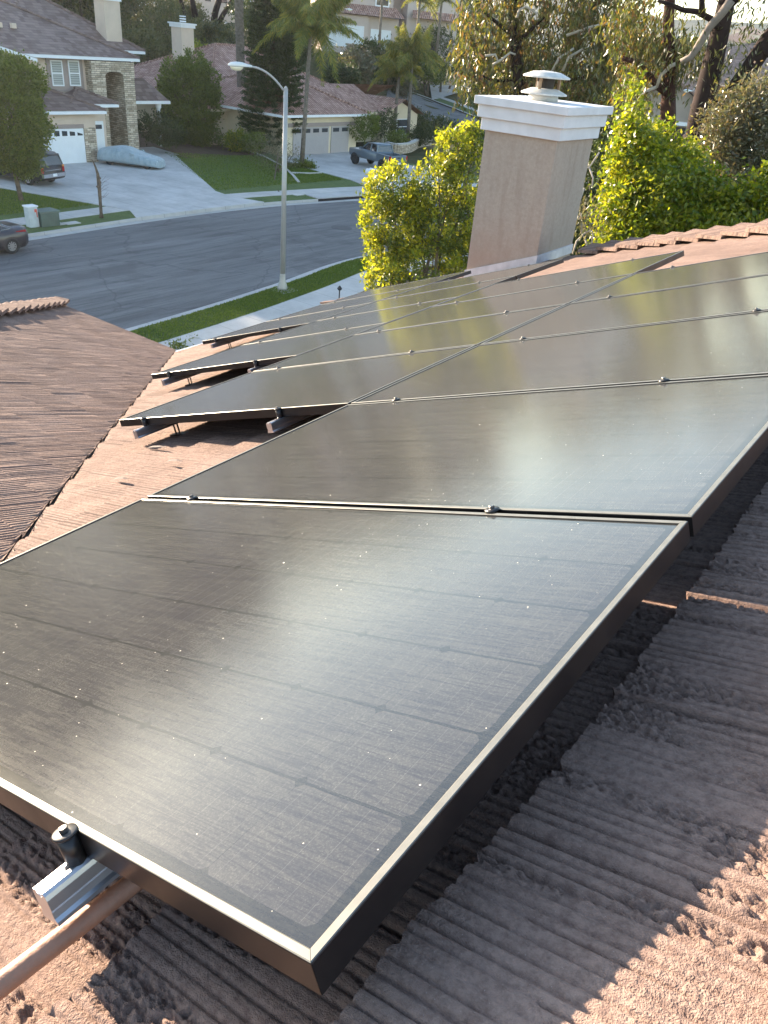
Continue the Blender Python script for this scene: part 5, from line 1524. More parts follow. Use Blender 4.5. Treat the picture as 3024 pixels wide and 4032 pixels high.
# ---- bright tree right of the chimney
d = 17.0
B2 = [px_blob(2492, 400, d, 26, 70), px_blob(2480, 520, d, 50, 80), px_blob(2500, 640, d, 110, 110), px_blob(2580, 610, d + .5, 85, 100), px_blob(2690, 670, d + .8, 85, 80), px_blob(2450, 780, d, 90, 110), px_blob(2570, 780, d - .3, 130, 120), px_blob(2720, 780, d, 115, 115),
      px_blob(2420, 900, d - .5, 80, 90), px_blob(2540, 920, d - .5, 130, 90), px_blob(2700, 910, d - .4, 130, 90), px_blob(2840, 820, d, 100, 95), px_blob(2830, 910, d - .4, 120, 80), px_blob(2960, 860, d, 90, 100), px_blob(3010, 780, d, 60, 110)]
o = thing('bright_green_tree', 'glossy bright green tree with a pointed top just right of the chimney', 'tree', (B2[6][0][0] + .3, B2[6][0][1] + 1, 0))
P, Dn = clumps(B2, 1500, 22, .26, .35)
leaves('foliage', P, Dn * .3 + RNG.normal(size=P.shape) + [0, 0, -.2], .105 * (.6 + .8 * RNG.random(len(P))), .05 * (.7 + .6 * RNG.random(len(P))), L_YEL2, o)
g = MB(); b0 = np.array([B2[6][0][0] + .3, B2[6][0][1] + 1, 0])
limb(g, b0, B2[2][0], .14, .06, .03)
for c, r in B2: limb(g, b0 + [0, 0, 2.0 + 2 * RNG.random()], c + [0, 0, r[2] * .5], .05, .010, .08)
g.build('trunk', M_BARK, o, True)

# ---- gum trees
def strands(pts, n_leaf, drop, L, W, mat, parent, name='foliage'):
    """leaves hanging along drooping strands that start at pts"""
    k = len(pts); ln = drop * (.5 + RNG.random((k, 1)))
    t = RNG.random((k, n_leaf))
    sway = RNG.normal(size=(k, 1, 3)) * np.array([.35, .35, .12]); off = RNG.normal(size=(k, n_leaf, 3)) * np.array([.16, .16, .10])
    P = pts[:, None] + sway * t[..., None] * ln[:, None] + off; P[..., 2] -= (t ** 1.3) * ln
    P = P.reshape(-1, 3)
    D = RNG.normal(size=P.shape) * np.array([.55, .55, .4]) + np.array([0, 0, -1.0])
    return leaves(name, P, D, L * (.6 + .8 * RNG.random(len(P))), W * (.7 + .6 * RNG.random(len(P))), mat, parent)
def euc_points(blobs, n, shell=.2):
    p = []
    w = np.array([np.prod(r) ** (2 / 3) for _, r in blobs]); w /= w.sum()
    for (c, r), f in zip(blobs, w):
        k = max(3, int(n * f)); d_ = unit(RNG.normal(size=(k, 3)))
        p.append(np.array(c) + d_ * (shell + (1 - shell) * RNG.random((k, 1)) ** .6) * r)
    return np.concatenate(p)
# weeping reddish gum behind the chimney
d = 38.0
E1 = [px_blob(1880, 120, d, 90, 100), px_blob(1850, 250, d, 80, 80), px_blob(1990, 60, d, 130, 120), px_blob(2000, 230, d + 1, 140, 120), px_blob(1960, 350, d, 150, 70), px_blob(2120, 150, d + 1, 120, 140), px_blob(2130, 330, d, 130, 90),
      px_blob(2290, 60, d, 150, 120), px_blob(2280, 220, d - 1, 150, 120), px_blob(2260, 340, d - 1, 170, 80), px_blob(2410, 120, d, 130, 120), px_blob(2400, 270, d, 120, 110), px_blob(2420, 390, d, 110, 80), px_blob(2060, -120, d, 260, 160), px_blob(2330, -150, d, 260, 170), px_blob(2500, 60, d + 2, 110, 110),
      px_blob(2340, 470, d, 110, 80), px_blob(2260, 430, d + 2, 90, 70)]
foot1 = pd(2075, 600, d); foot1[2] = 0
o = thing('weeping_gum_tree', 'wide weeping gum tree with reddish brown hanging leaves behind the chimney', 'tree', foot1)
strands(euc_points(E1, 980), 20, .85, .30, .075, L_EUC, o)
g = MB()
tr = [foot1, pd(2050, 380, d), pd(2025, 150, d), pd(2018, -40, d), pd(2040, -160, d)]
g.tube(tr, [.36, .30, .24, .2, .14], 10)
for a, b, r in (((2030, 170), (2150, 60), .1), ((2025, 150), (1900, 40), .09), ((2048, 370), (2200, 330), .10), ((2200, 330), (2420, 250), .07), ((2040, 300), (1900, 300), .08), ((2020, 0), (2300, -120), .12), ((2020, -30), (1850, -100), .1), ((2420, 250), (2560, 190), .05)):
    limb(g, pd(*a, d), pd(*b, d - .6), r, r * .5, .07)
g.build('trunk', M_BARKD, o, True)
for Q in ([(1910, 220), (1950, 215), (1960, 240)], [(1940, 255), (1975, 235), (2010, 207), (2030, 215)], [(2035, 70), (2045, 40), (2070, 26), (2110, 50), (2115, 80)], [(2230, 140), (2330, 105), (2430, 85)], [(2170, 290), (2200, 230), (2260, 190)], [(2215, 280), (2240, 225), (2300, 190)]):
    g = MB(); g.tube([pd(*q, d - 1.6) for q in Q], [.06, .05, .045, .04, .03][:len(Q)], 6); g.build('pale_branch', M_BARKP, o, True)
# big forked dark gum at the right, and a slimmer one left of it
d = 27.0
def pts(L, d): return [pd(x, y, d) for x, y in L]
ff = pd(2715, 560, d); ff[2] = 0
o = thing('forked_gum_tree', 'large dark-trunked gum tree forking into a wide V at the right', 'tree', ff)
g = MB()
g.tube([ff] + pts([(2745, 900), (2735, 600), (2745, 530)], d), [.42, .40, .40, .40], 12)
g.tube(pts([(2738, 570), (2760, 450), (2795, 300), (2830, 150), (2858, 20), (2895, -120), (2930, -260)], d), [.34, .33, .30, .26, .23, .2, .14], 12)
g.tube(pts([(2740, 560), (2790, 490), (2860, 400), (2940, 290), (3010, 180), (3080, 80), (3160, -60)], d), [.32, .30, .27, .25, .24, .2, .15], 12)
for Q, r in (([(2830, 110), (2800, 75), (2740, 45), (2690, 40), (2640, 18), (2590, 2)], .09), ([(2765, 55), (2763, 0), (2760, -60)], .10), ([(2860, 30), (2960, -60), (3060, -130)], .12), ([(3000, 190), (3060, 250), (3100, 330)], .06)):
    g.tube(pts(Q, d - .2), list(np.linspace(r, r * .5, len(Q))), 8)
g.build('trunk', M_BARKD, o, True)
g = MB(); g.tube(pts([(2880, 0), (2840, 55), (2790, 110), (2750, 180), (2720, 225), (2680, 245)], d - .6), [.12, .11, .10, .10, .09, .08], 8); g.build('pale_branch', plain('bark_grey', (.20, .165, .14), .85, 0, .2, 6, .2, .5, 14), o, True)
E2 = [px_blob(2770, 80, d, 70, 40), px_blob(2700, 100, d, 90, 50), px_blob(2850, 130, d, 60, 70), px_blob(2890, 220, d - .5, 40, 60), px_blob(2920, 250, d - 1, 35, 60), px_blob(2760, 190, d, 80, 55), px_blob(2990, 30, d, 60, 60), px_blob(3030, 120, d, 40, 110), px_blob(2960, 10, d, 50, 35), px_blob(2870, -280, d, 280, 130), px_blob(3000, -400, d, 330, 160), px_blob(2700, -330, d, 200, 130), px_blob(3060, 320, d - 1, 60, 60), px_blob(2850, 20, d, 50, 40)]
strands(euc_points(E2, 190), 22, .8, .20, .045, L_EUC2, o)
d = 30.0
ff = pd(2620, 560, d); ff[2] = 0
o = thing('slim_gum_tree', 'slimmer gum tree with reddish trunk standing left of the forked one', 'tree', ff)
g = MB()
g.tube([ff] + pts([(2628, 620), (2630, 470), (2632, 380), (2640, 270), (2632, 170), (2632, 90), (2640, -30), (2650, -150)], d), [.27, .26, .25, .22, .18, .17, .17, .15, .1], 10)
for Q, r in (([(2625, 365), (2590, 340), (2560, 300), (2510, 245), (2450, 230)], .12), ([(2635, 330), (2650, 280), (2670, 250), (2720, 220)], .10)):
    g.tube(pts(Q, d - .2), list(np.linspace(r, r * .6, len(Q))), 8)
g.build('trunk', plain('bark_red_brown', (.055, .024, .018), .9, 0, .35, 5, .2, .9, 12), o, True)
g = MB(); g.tube(pts([(2585, 345), (2600, 300), (2640, 260), (2660, 252)], d - .5), [.05, .055, .06, .06], 8); g.tube(pts([(2510, 395), (2540, 360), (2585, 342)], d - .5), [.03, .045, .05], 8); g.build('pale_branch', M_BARKP, o, True)
E3 = [px_blob(2560, 100, d, 90, 80), px_blob(2520, 200, d, 90, 80), px_blob(2600, 200, d, 80, 60), px_blob(2660, 170, d, 70, 60), px_blob(2680, 230, d, 60, 50), px_blob(2730, 250, d, 70, 40), px_blob(2540, 290, d, 60, 40), px_blob(2480, 330, d, 70, 60), px_blob(2600, -220, d, 220, 120), px_blob(2470, 60, d, 80, 100), px_blob(2760, 200, d, 50, 60), px_blob(2560, 430, d, 40, 50)]
strands(euc_points(E3, 270), 22, .75, .22, .05, L_EUC, o)

# ---- shrubs right of the forked trunk and dark growth behind the chimney
d = 22
bush('grey_green_shrub', 'tall grey-green shrub with glinting leaves at the right edge below the forked trunk', 'shrub', [px_blob(2900, 470, d, 110, 80), px_blob(2990, 420, d, 90, 90), px_blob(2850, 570, d, 100, 90), px_blob(2960, 580, d, 110, 110), px_blob(2900, 680, d, 130, 80), px_blob(3010, 690, d, 60, 90)],
     16000, (.12, .04), L_GREY, .32, 20, None, .12, M_BARK, .3, (pd(2930, 600, d)[0], pd(2930, 600, d)[1], 0))
d = 24
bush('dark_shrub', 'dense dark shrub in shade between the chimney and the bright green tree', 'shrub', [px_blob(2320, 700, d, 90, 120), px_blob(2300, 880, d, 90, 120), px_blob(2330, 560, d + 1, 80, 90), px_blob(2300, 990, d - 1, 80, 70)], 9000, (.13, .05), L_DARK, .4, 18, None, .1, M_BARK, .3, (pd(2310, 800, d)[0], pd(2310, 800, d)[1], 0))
P = pd(2270, 900, 14.5); P[2] = 5
o = thing('bare_vine', 'bare pale twisting vine stems beside the chimney shaft', 'vine', P)
g = MB()
for Q in ([(2255, 1000), (2270, 950), (2300, 920), (2330, 905), (2335, 930), (2325, 980)], [(2290, 920), (2290, 870), (2280, 800), (2300, 740)], [(2235, 990), (2240, 930), (2260, 900)], [(2300, 1010), (2310, 960), (2300, 930)], [(2290, 660), (2320, 660), (2340, 630), (2360, 600)], [(2320, 660), (2335, 700), (2330, 740)]):
    g.tube(pts(Q, 14.0), .014, 6)
g.build('stem', M_BARKP, o, True)
Pt = euc_points([px_blob(2290, 790, 14, 25, 50), px_blob(2280, 870, 14, 22, 30), px_blob(2320, 860, 14, 25, 40), px_blob(2330, 1000, 14, 30, 20)], 60); strands(Pt, 8, .15, .08, .03, L_GREY, o)
# cypress
P = pd(2205, 520, 48); P[2] = 0; Cb = []
for t in np.linspace(0, 1, 9): Cb.append((np.array([P[0], P[1], 2 + 11.5 * t]), np.array([.95, .95, 1.1]) * (1.0 - .45 * t)))
o = thing('cypress', 'narrow dark cypress rising behind the weeping gum', 'tree', P)
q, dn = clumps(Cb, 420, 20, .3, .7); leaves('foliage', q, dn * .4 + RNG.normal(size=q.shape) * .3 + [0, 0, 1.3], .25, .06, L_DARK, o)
g = MB(); g.tube([P, P + [0, 0, 12]], [.2, .05], 8); g.build('trunk', M_BARK, o)

# ---- trees in the gardens across the street
def round_tree(name, label, px, py, d, rx, ry, n, leaf, mat, z0=0, extra=(), trunk=.14, cat='tree', group=None, shell=.72, cl=.35):
    c, r = px_blob(px, py, d, rx, ry)
    bl = [(c, r * .93)] + [px_blob(*e) for e in extra]
    for _ in range(9):
        v = unit(RNG.normal(size=3)); bl.append((c + v * r * .72, r * (.28 + .12 * RNG.random())))
    return bush(name, label, cat, bl, n, leaf, mat, cl, 18, group, trunk, M_BARK, shell, (c[0], c[1], z0), spread=1.1)
round_tree('round_tree', 'large round clipped tree at the left edge above the dark SUV', 36, 455, 50, 112, 180, 38000, (.17, .09), L_GREEN, 0, [(60, 310, 50, 95, 60), (0, 590, 50, 90, 60), (70, 470, 49, 75, 120)])
round_tree('column_tree', 'dense tall evergreen between the two houses across the street', 742, 400, 77, 108, 125, 26000, (.24, .11), L_GREEN, 0, [(690, 300, 77, 50, 60), (760, 275, 77, 55, 60), (805, 335, 77, 55, 70), (740, 470, 77, 100, 60), (680, 400, 77, 55, 90), (810, 420, 77, 50, 80)])
# norfolk pine: whorls of level branches
P = gp(1072, 600, 0)
o = thing('norfolk_pine', 'tall tiered dark pine with level whorled branches in front of the red roof', 'tree', P)
dP = np.hypot(P[0] - CAM[0], P[1] - CAM[1]); g = MB(); q_, d_ = [], []
g.tube([P, P + [0, 0, 16.5]], [.2, .06], 8)
nt_ = 32
for k in range(nt_):
    z = .9 + 15 * (k / (nt_ - 1)); rad = (2.75 if z < 4.5 else 2.75 - .0) * (1 - .030 * max(0, z - 2) * 1.35) * (.9 + .2 * RNG.random())
    if z < 1.5: rad *= .7
    nb = 12
    for b in range(nb):
        a = 2 * math.pi * (b + .4 * RNG.random()) / nb + k
        t = np.linspace(.12, 1, 16)
        br = np.stack([P[0] + math.cos(a) * rad * t, P[1] + math.sin(a) * rad * t, P[2] + z - .55 * t + .75 * t ** 2.5], 1)
        g.tube(br[::5], .02, 4)
        m_ = 20; s_ = RNG.normal(size=(16, m_, 3)) * np.array([.14, .14, .06])
        q_.append((br[:, None] + s_).reshape(-1, 3)); dv = np.array([math.cos(a), math.sin(a), .35]); d_.append(np.tile(dv, (16 * m_, 1)) + RNG.normal(size=(16 * m_, 3)) * .6)
g.build('trunk', M_BARK, o)
q_ = np.concatenate(q_); d_ = np.concatenate(d_); leaves('foliage', q_, d_, .30, .095, L_PINE, o)
# palms
def palm(name, label, base, h, trunk, n, fl, mat, lean=(0, 0), group=None, droop=1.0, bark=None):
    base = np.array(base, float); o = thing(name, label, 'palm tree', base, group)
    top = base + np.array([lean[0], lean[1], h])
    g = MB(); g.tube([base, base + (top - base) * .33, base + (top - base) * .7, top], [trunk * 1.25, trunk, trunk * .95, trunk * .8], 12); g.build('trunk', bark or M_PALMB, o, True)
    P_, D_, g2 = [], [], MB()
    for k in range(n):
        a = 2 * math.pi * k / n * 2.618 + RNG.random() * .5; up = .10 + 1.4 * RNG.random() ** .8; L = fl * (.8 + .35 * RNG.random())
        t = np.linspace(0, 1, 26)
        hx = L * (t * math.cos(up * .8)); hz = L * (t * math.sin(up) * 1.0 - droop * (1.05 - .52 * up) * (.55 + .35 * RNG.random()) * t ** 2.2)
        rach = np.stack([top[0] + math.cos(a) * hx, top[1] + math.sin(a) * hx, top[2] + hz], 1)
        g2.tube(rach[::5], [.03, .025, .02, .015, .01, .008][:len(rach[::5])], 4)
        side = np.array([-math.sin(a), math.cos(a), 0])
        for s in (-1, 1):
            for rep in range(6):
                ll = fl * .20 * np.sin(np.pi * (.1 + .85 * t)) + .05
                dv = side * s * .6 + np.array([math.cos(a) * .5, math.sin(a) * .5, -.75]) + RNG.normal(size=(26, 3)) * .25
                dv = unit(dv); P_.append(rach + dv * ll[:, None] * .5 + RNG.normal(size=(26, 3)) * .05); D_.append(np.concatenate([dv, ll[:, None]], 1))
    P_ = np.concatenate(P_); D_ = np.concatenate(D_)
    leaves('fronds', P_, D_[:, :3], D_[:, 3] * 1.25, .036 * fl / 3, mat, o)
    g2.build('frond_stem', plain('frond_stem', (.16, .16, .05), .7) if 'frond_stem' not in bpy.data.materials else bpy.data.materials['frond_stem'], o)
    return o
P = gp(1188, 655, .03)
palm('queen_palm', 'tall queen palm with drooping yellow-tipped fronds in front of the garage', P, 9.4, .16, 46, 4.3, L_PALM, (.35, .2), 'feather palms', 1.25)
P = gp(1547, 560, 0); P2_ = gp(1605, 570, 0)
palm('garden_palm', 'left of the twin garden palms by the right end of the red-roofed house', P, 6.3, .17, 26, 3.6, L_PALM, (.1, .0), 'feather palms', 1.3)
palm('garden_palm', 'right of the twin garden palms, fronds hanging over the cross street', P2_, 8.0, .17, 30, 3.8, L_PALM, (-.7, .4), 'feather palms', 1.25)
P = gp(957, 565, 0)
o = thing('tall_palm', 'very tall bare palm trunk running out of the top of the frame', 'palm tree', P)
g = MB(); hh = [0, 3, 6, 9, 12, 15]; g.tube([P + [-.035 * z, -.0 * z, z] for z in hh] , [.46, .38, .36, .36, .37, .36], 14)
for z in np.arange(.3, 15, .22): g.lathe([(.37, z), (.40, z + .08), (.36, z + .16)], P + [-.035 * z, 0, 0], 12)
g.build('trunk', M_PALMB, o)
palmtop = P + np.array([-.035 * 15, 0, 15])
q_, dn = clumps([(palmtop + [0, 0, .3], np.array([1.8, 1.8, 1.2]))], 60, 30, .8, .3); leaves('fronds', q_, dn + [0, 0, -.4], .9, .12, L_PALM, o)
for px, py, d, h, lab, fl in ((1492, 190, 112, 6.2, 'slender palm in front of the hillside house, its head at the top edge', 3.0), (1638, 175, 112, 4.6, 'slender palm with a one-sided head beside the arched porch', 2.8), (1720, 200, 118, 5.5, 'bushy palm right of the hillside house', 3.0), (1290, 60, 140, 3, 'small palm high on the slope left of the hillside house', 2.6)):
    P = pd(px, py, d); palm('slender_palm', lab, P, h, .15, 18, fl, L_PALM, (0, 0), 'palms on the slope', 1.3)
# leafless young tree by the driveway
P = gp(400, 857, .02)
o = thing('bare_young_tree', 'bare cut-back young tree trunk on the verge beside the driveway', 'tree', P)
g = MB(); g.tube([P, P + [0, 0, .25], P + [0, .02, 1.0], P + [0, .04, 1.75], P + [0, .02, 2.15], P + [0, -.08, 2.5], P + [0, -.20, 2.8]], [.12, .08, .08, .10, .07, .045, .03], 10)
for z, a in ((1.7, 1), (1.5, -1), (1.9, 1)): g.tube([P + [0, .03, z], P + [.05, .14 * a, z + .06]], [.07, .05], 6)
g.build('trunk', M_BARK, o, True)
g = MB()
for k in range(7): limb(g, P + [0, 0, .9 + .12 * k], P + [.1, .4 + .3 * RNG.random(), 1.2 + .14 * k], .010, .004, .1, 4)
g.build('twig', M_BARK, o)
# small shade tree in front of the pine and low plants
bush('olive_tree', 'small grey-leaved tree on a thin trunk behind the tall street lamp', 'tree', [px_blob(1050, 570, 66, 75, 40), px_blob(1110, 590, 66, 60, 50), px_blob(1080, 630, 66, 80, 35), px_blob(1140, 630, 66, 50, 40)], 2600, (.17, .04), L_GREY, .5, 14, None, .07, M_BARK, .2, gp(1098, 757, 0))
sh = [(1000, 560, 72, 40, 30, L_GREEN, 'low green shrub at the foot of the tall bare palm trunk'), (930, 555, 74, 40, 35, L_YEL2, 'bright green shrub in the bed by the block wall'), (810, 540, 76, 60, 40, L_GREEN, 'loose green shrub left of the block wall'), (600, 500, 72, 70, 50, L_DARK, 'cycad-like dark plant by the porch column'), (660, 530, 70, 55, 45, L_DARK, 'dark fan plant under the evergreen at the lawn corner'),
      (1560, 560, 84, 40, 40, L_GREEN, 'leafy shrub in the planter behind the grey pickup'), (1660, 530, 88, 45, 35, L_DARK, 'clipped dark ball shrub right of the twin palms'), (1510, 490, 86, 55, 50, L_DARK, 'dark shrub under the twin palms by the front window'), (1430, 500, 80, 60, 50, L_GREEN, 'tall shrub between the garage and the front gable'), (1195, 660, 68, 45, 18, L_GREEN, 'low spreading plants around the queen palm foot')]
for px, py, d, rx, ry, mt, lab in sh:
    bush('garden_shrub', lab, 'shrub', [px_blob(px, py, d, rx, ry), px_blob(px + rx * .4, py - ry * .3, d, rx * .6, ry * .7), px_blob(px - rx * .4, py + ry * .2, d, rx * .6, ry * .7)], 2200, (.24, .09), mt, .35, 16, 'garden shrubs across the street', None, None, .45)
# hedge along the cross street
Q = cps([gq(1620, 500), gq(1700, 525), gq(1800, 560), gq(1890, 600), gq(1990, 650)], 4)
hb = [(np.array([p[0], p[1], Gz(p[0], p[1]) + .75]), np.array([1.3, 1.3, 1.0])) for p in Q]
bush('clipped_hedge', 'long dark clipped hedge running along the cross street', 'hedge', hb, 12000, (.20, .09), L_DARK, .4, 18, None, None, None, .6)
# near front-garden plants just beyond the eave
bush('low_shrub', 'low leafy plants beside the near pavement just beyond the eave', 'shrub', [px_blob(1230, 1195, 35, 60, 25), px_blob(1300, 1185, 35.5, 55, 22), px_blob(1130, 1235, 33, 50, 18), px_blob(1340, 1180, 35.6, 40, 16)], 3000, (.13, .05), L_GREEN, .3, 16, 'plants by the near pavement', None, None, .4)
bush('low_shrub', 'small leafy tufts at the corner of the pavement by the valley end', 'shrub', [px_blob(700, 1368, 26, 35, 14), px_blob(765, 1352, 27, 30, 14)], 900, (.12, .04), L_GREEN, .25, 14, 'plants by the near pavement', None, None, .4)

# ---- hillside growth: individual trees and shrubs on the slopes
hz = [(560, 70, 108, 150, 90, L_HILL), (660, 130, 104, 120, 80, L_HILL), (560, 190, 96, 90, 60, L_HILL), (620, 30, 125, 130, 70, L_HILL), (690, 200, 100, 60, 50, L_HILL), (720, 60, 122, 90, 50, L_HILL), (800, 150, 112, 100, 60, L_EUC2), (870, 170, 105, 80, 50, L_EUC2), (980, 120, 112, 100, 100, L_DARK), (1010, 40, 125, 90, 80, L_DARK),
      (1170, 80, 118, 90, 80, L_GREEN), (1100, 20, 128, 90, 90, L_GREEN), (1150, 160, 105, 80, 80, L_DARK), (1230, -20, 150, 80, 60, L_DARK), (1400, 260, 108, 70, 60, L_GREY), (1460, 230, 112, 70, 60, L_DARK), (1530, 250, 116, 80, 70, L_DARK), (1590, 235, 118, 70, 40, L_DARK), (1700, 190, 128, 90, 70, L_DARK), (1760, 120, 135, 90, 90, L_DARK),
      (1690, 275, 128, 90, 45, L_GREEN), (1780, 240, 140, 90, 50, L_DARK), (1350, 300, 104, 60, 40, L_DARK), (1580, 320, 118, 70, 50, L_GREY), (1780, 60, 150, 110, 90, L_DARK), (1690, 30, 150, 80, 80, L_GREEN), (760, 220, 98, 60, 40, L_YEL2), (860, 215, 99, 60, 35, L_EUC2), (500, 10, 135, 120, 60, L_HILL), (1900, 330, 120, 80, 80, L_DARK), (1950, 400, 110, 90, 60, L_GREEN)]
pos = ['behind the two-storey house chimney', 'between the chimneys of the two houses', 'beside the red roof', 'up the slope below the upper road', 'left of the tall bare palm', 'behind the tiered pine', 'below the hillside house', 'right of the hillside house', 'beyond the twin palms']
size = ['broad', 'rounded', 'ragged', 'dense', 'low', 'tall', 'spreading', 'billowing', 'compact', 'loose', 'mounded', 'tangled']
for i, (px, py, d, rx, ry, mt) in enumerate(hz):
    where = pos[0] if px < 600 else pos[1] if px < 720 else pos[2] if px < 880 else pos[4] if px < 960 else pos[5] if px < 1280 else pos[6] if px < 1620 else pos[7] if py < 200 else pos[8]
    tone = {L_HILL: 'olive', L_EUC2: 'grey-olive', L_DARK: 'dark green', L_GREEN: 'mid green', L_GREY: 'grey twiggy', L_YEL2: 'yellowish'}[mt]
    c, r = px_blob(px, py, d, rx, ry); z0 = Gz(c[0], c[1]) - .3
    bl = [(c, r * .9)] + [(c + unit(RNG.normal(size=3)) * r * .7, r * .4) for _ in range(5)]
    bush('hillside_tree', '%s %s tree on the slope %s' % (size[i % 12], tone, where), 'tree', bl, 3800, (.36, .15), mt, .7, 16, 'trees on the slopes behind the houses', .18, M_BARK, .5, (c[0], c[1], min(z0, c[2] - r[2])))
# dark leaning trunks near the upper road
for i, (Q, r) in enumerate([([(835, 120), (850, 40), (875, -40), (900, -120)], .42), ([(845, 122), (880, 55), (915, 0), (950, -60)], .32), ([(770, 70), (760, 20), (745, -60)], .4), ([(728, 105), (722, 40), (705, -20)], .3)]):
    d = 118; b = pd(*Q[0], d); o = thing('leaning_trunk_tree', ['thickest dark leaning trunk below the pale hill houses', 'dark trunk branching right behind the thickest leaning one', 'dark upright trunk left of the leaning pair', 'thin dark trunk at the left of the four by the upper road'][i], 'tree', b, 'dark trunks by the upper road')
    g = MB(); g.tube(pts(Q, d), list(np.linspace(r, r * .7, len(Q))), 8); g.build('trunk', M_BARKD, o, True)
    c = pd(*Q[-1], d); q_, dn = clumps([(c + [0, 0, 3], np.array([4, 4, 2.5]))], 90, 18, .9, .3); leaves('crown', q_, dn + RNG.normal(size=q_.shape), .4, .14, L_EUC2, o)
# trees along the crest to the left and above the frame (they shade the street and show in the glass)
crest = []
for a0, a1, n_, d0, d1, s0, s1 in ((53, 58, 12, 106, 130, 1.1, 1.5), (58, 65, 26, 108, 132, 1.8, 2.4), (64.5, 68, 10, 108, 132, 1.3, 1.6), (68, 75.5, 32, 140, 172, 1.4, 1.7), (75, 82, 12, 112, 126, .4, .55)):
    for i in range(n_):
        az = math.radians(a0 + (a1 - a0) * (i + .6 * RNG.random()) / n_); d = d0 + (d1 - d0) * RNG.random()
        x = CAM[0] - d * math.sin(az); y = CAM[1] + d * math.cos(az); crest.append((x, y, Gz(x, y), s0 + (s1 - s0) * RNG.random()))
for i in range(30):
    az = math.radians(37 + 17 * (i + .6 * RNG.random()) / 30); d = 195 + 60 * RNG.random()
    x = CAM[0] - d * math.sin(az); y = CAM[1] + d * math.cos(az); crest.append((x, y, Gz(x, y), 1.4 + .9 * RNG.random()))
def crest_proto(mt, seed):
    o = thing('crest_tree', 'x', 'tree', (0, 0, 0), 'trees along the crest above the houses')
    bl = [(np.array([0, 0, 4.6]), np.array([2.8, 2.8, 2.6]))] + [(np.array([0, 0, 4.6]) + unit(RNG.normal(size=3)) * 2.2, np.array([1.3, 1.3, 1.1])) for _ in range(6)]
    q_, dn = clumps(bl, 170, 16, .8, .5); leaves('crown', q_, dn * .6 + RNG.normal(size=q_.shape), .46, .2, mt, o)
    g = MB(); g.tube([(0, 0, -1), (.1, 0, 2), (0, .1, 4.5)], [.3, .22, .1], 8); g.build('trunk', M_BARK, o)
    return o
pr = [crest_proto(L_HILL, 1), crest_proto(L_DARK, 2), crest_proto(L_EUC2, 3)]
used = set()
CL = 'tree of the skyline row on the hill crest above the houses'
for i, (x, y, z, s) in enumerate(crest):
    k = i % 3
    mt4 = Matrix.Translation((x, y, z - .4)) @ Matrix.Rotation(RNG.random() * 6.28, 4, 'Z') @ Matrix.Scale(s, 4)
    if k not in used: used.add(k); pr[k].matrix_basis = mt4; pr[k]['label'] = CL
    else: dup(pr[k], mt4, CL)
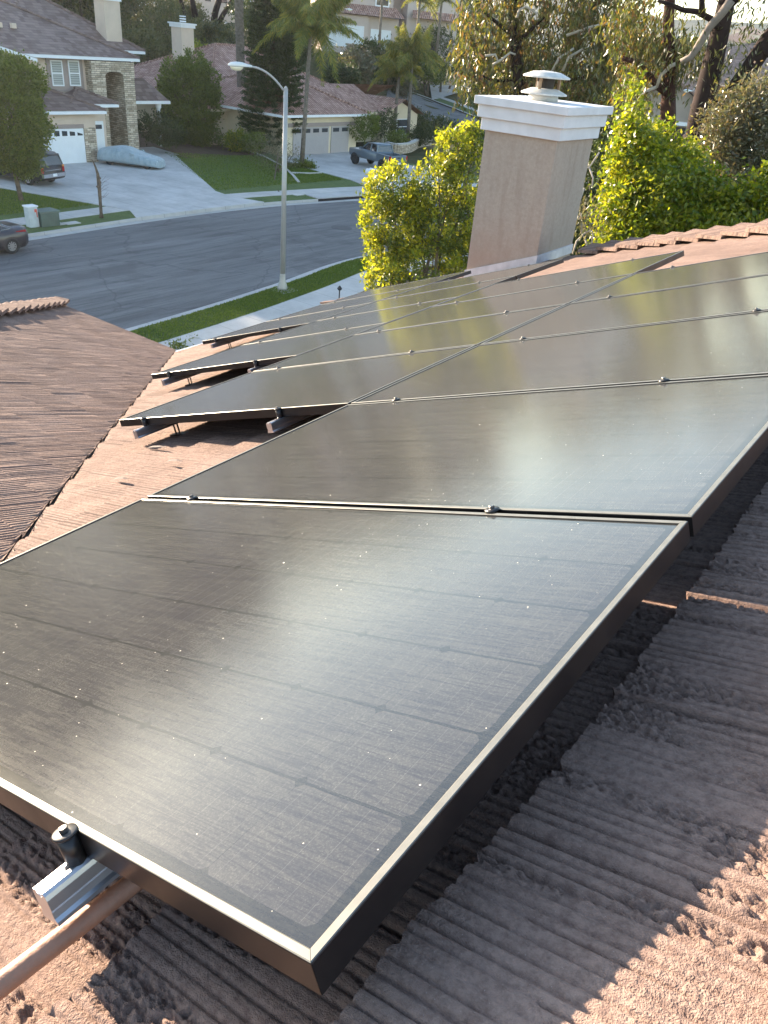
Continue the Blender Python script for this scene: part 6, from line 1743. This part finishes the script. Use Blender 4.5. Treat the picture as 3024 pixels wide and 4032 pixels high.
# valley trees beyond the right-hand house
vt = ['pale green', 'dark', 'olive', 'yellowish', 'grey-green', 'deep green']
for i, (px, py, d, rx, ry) in enumerate([(2450, 250, 110, 80, 50), (2560, 250, 120, 90, 50), (2780, 225, 150, 60, 30), (2700, 200, 180, 80, 35), (2860, 220, 190, 60, 25), (2940, 235, 130, 50, 30), (2990, 215, 150, 70, 30), (2620, 215, 140, 60, 40), (2420, 330, 80, 80, 60), (2480, 420, 60, 70, 80)]):
    c, r = px_blob(px, py, d, rx, ry)
    bush('valley_tree', '%s tree in the valley, %s' % (vt[i % 6], ['behind the weeping gum', 'left of the slim trunk', 'above the tan roof', 'between the slim and forked trunks', 'right of the forked left limb', 'over the right end of the tan roof', 'at the right edge below the far ridge', 'touching the slim red trunk', 'behind the chimney hood', 'in front of the taupe gable'][i]), 'tree',
         [(c, r), (c + [0, 0, r[2] * .4], r * .7)], 1800, (.0035 * d, .0016 * d), [L_GREEN, L_DARK, L_HILL, L_YEL2, L_GREY][i % 5], .006 * d, 14, 'trees in the valley at right', .15, M_BARK, .4, (c[0], c[1], min(Gz(c[0], c[1]), c[2] - r[2])))

# grass blades on the verges and lawns
M_BLADE = leaf_mat('grass_blade', [(.065, .115, .015), (.115, .18, .025), (.17, .225, .04)], .4)
def turf(name, Pa, Pb, n, h, z):
    k = RNG.integers(0, len(Pa) - 1, n); t = RNG.random((n, 1)); s = RNG.random((n, 1))
    Pa = np.array(Pa); Pb = np.array(Pb)
    q = (Pa[k] * (1 - t) + Pa[k + 1] * t) * (1 - s) + (Pb[k] * (1 - t) + Pb[k + 1] * t) * s
    keep = vnoise(q[:, 0] * 1.3, q[:, 1] * 1.3, 51) > .04
    q = q[keep]
    Cn = np.concatenate([q, np.full((len(q), 1), z + h * .35)], 1)
    o = leaves(name, Cn, RNG.normal(size=(len(q), 3)) * .45 + [0, 0, 1], h * (.5 + RNG.random(len(q))), h * .35, M_BLADE, None); o['kind'] = 'stuff'
sel = lambda P, a, b: [p for p in P if a < p[1] < b]
turf('verge_turf', sel(offs(near_c, -.2), 9, 37), sel(offs(near_c, -1.7), 9, 37)[:len(sel(offs(near_c, -.2), 9, 37))], 26000, .085, .02)
fa_ = np.array([(-40.2, 21.0), (-40.3, 27.5)]); fb_ = np.array([(-46.5, 20.5), (-47.0, 25.4)])
turf('lawn_turf', fa_, fb_, 14000, .10, .01)
turf('lawn_turf', np.array([(-40.6, 36.9), (-40.1, 44.2), (-39.8, 48.8)]), np.array([(-54.8, 44.4), (-50.5, 51.0), (-46.4, 50.2)]), 30000, .11, .01)

# ================================================================== evening air
hz_ = NT('air_haze')
hz_.t.nodes.remove(hz_.b)
pv = hz_.n('ShaderNodeVolumePrincipled')
pv.inputs['Color'].default_value = (.93, .95, 1.0, 1)
pv.inputs['Density'].default_value = .00016
pv.inputs['Anisotropy'].default_value = .55
hz_.l(pv.outputs[0], hz_.out.inputs['Volume'])
g = MB(); g.bb(-1250, 920, -720, 1420, -26, 112)
tag(g.build('haze', hz_.m), kind='stuff')
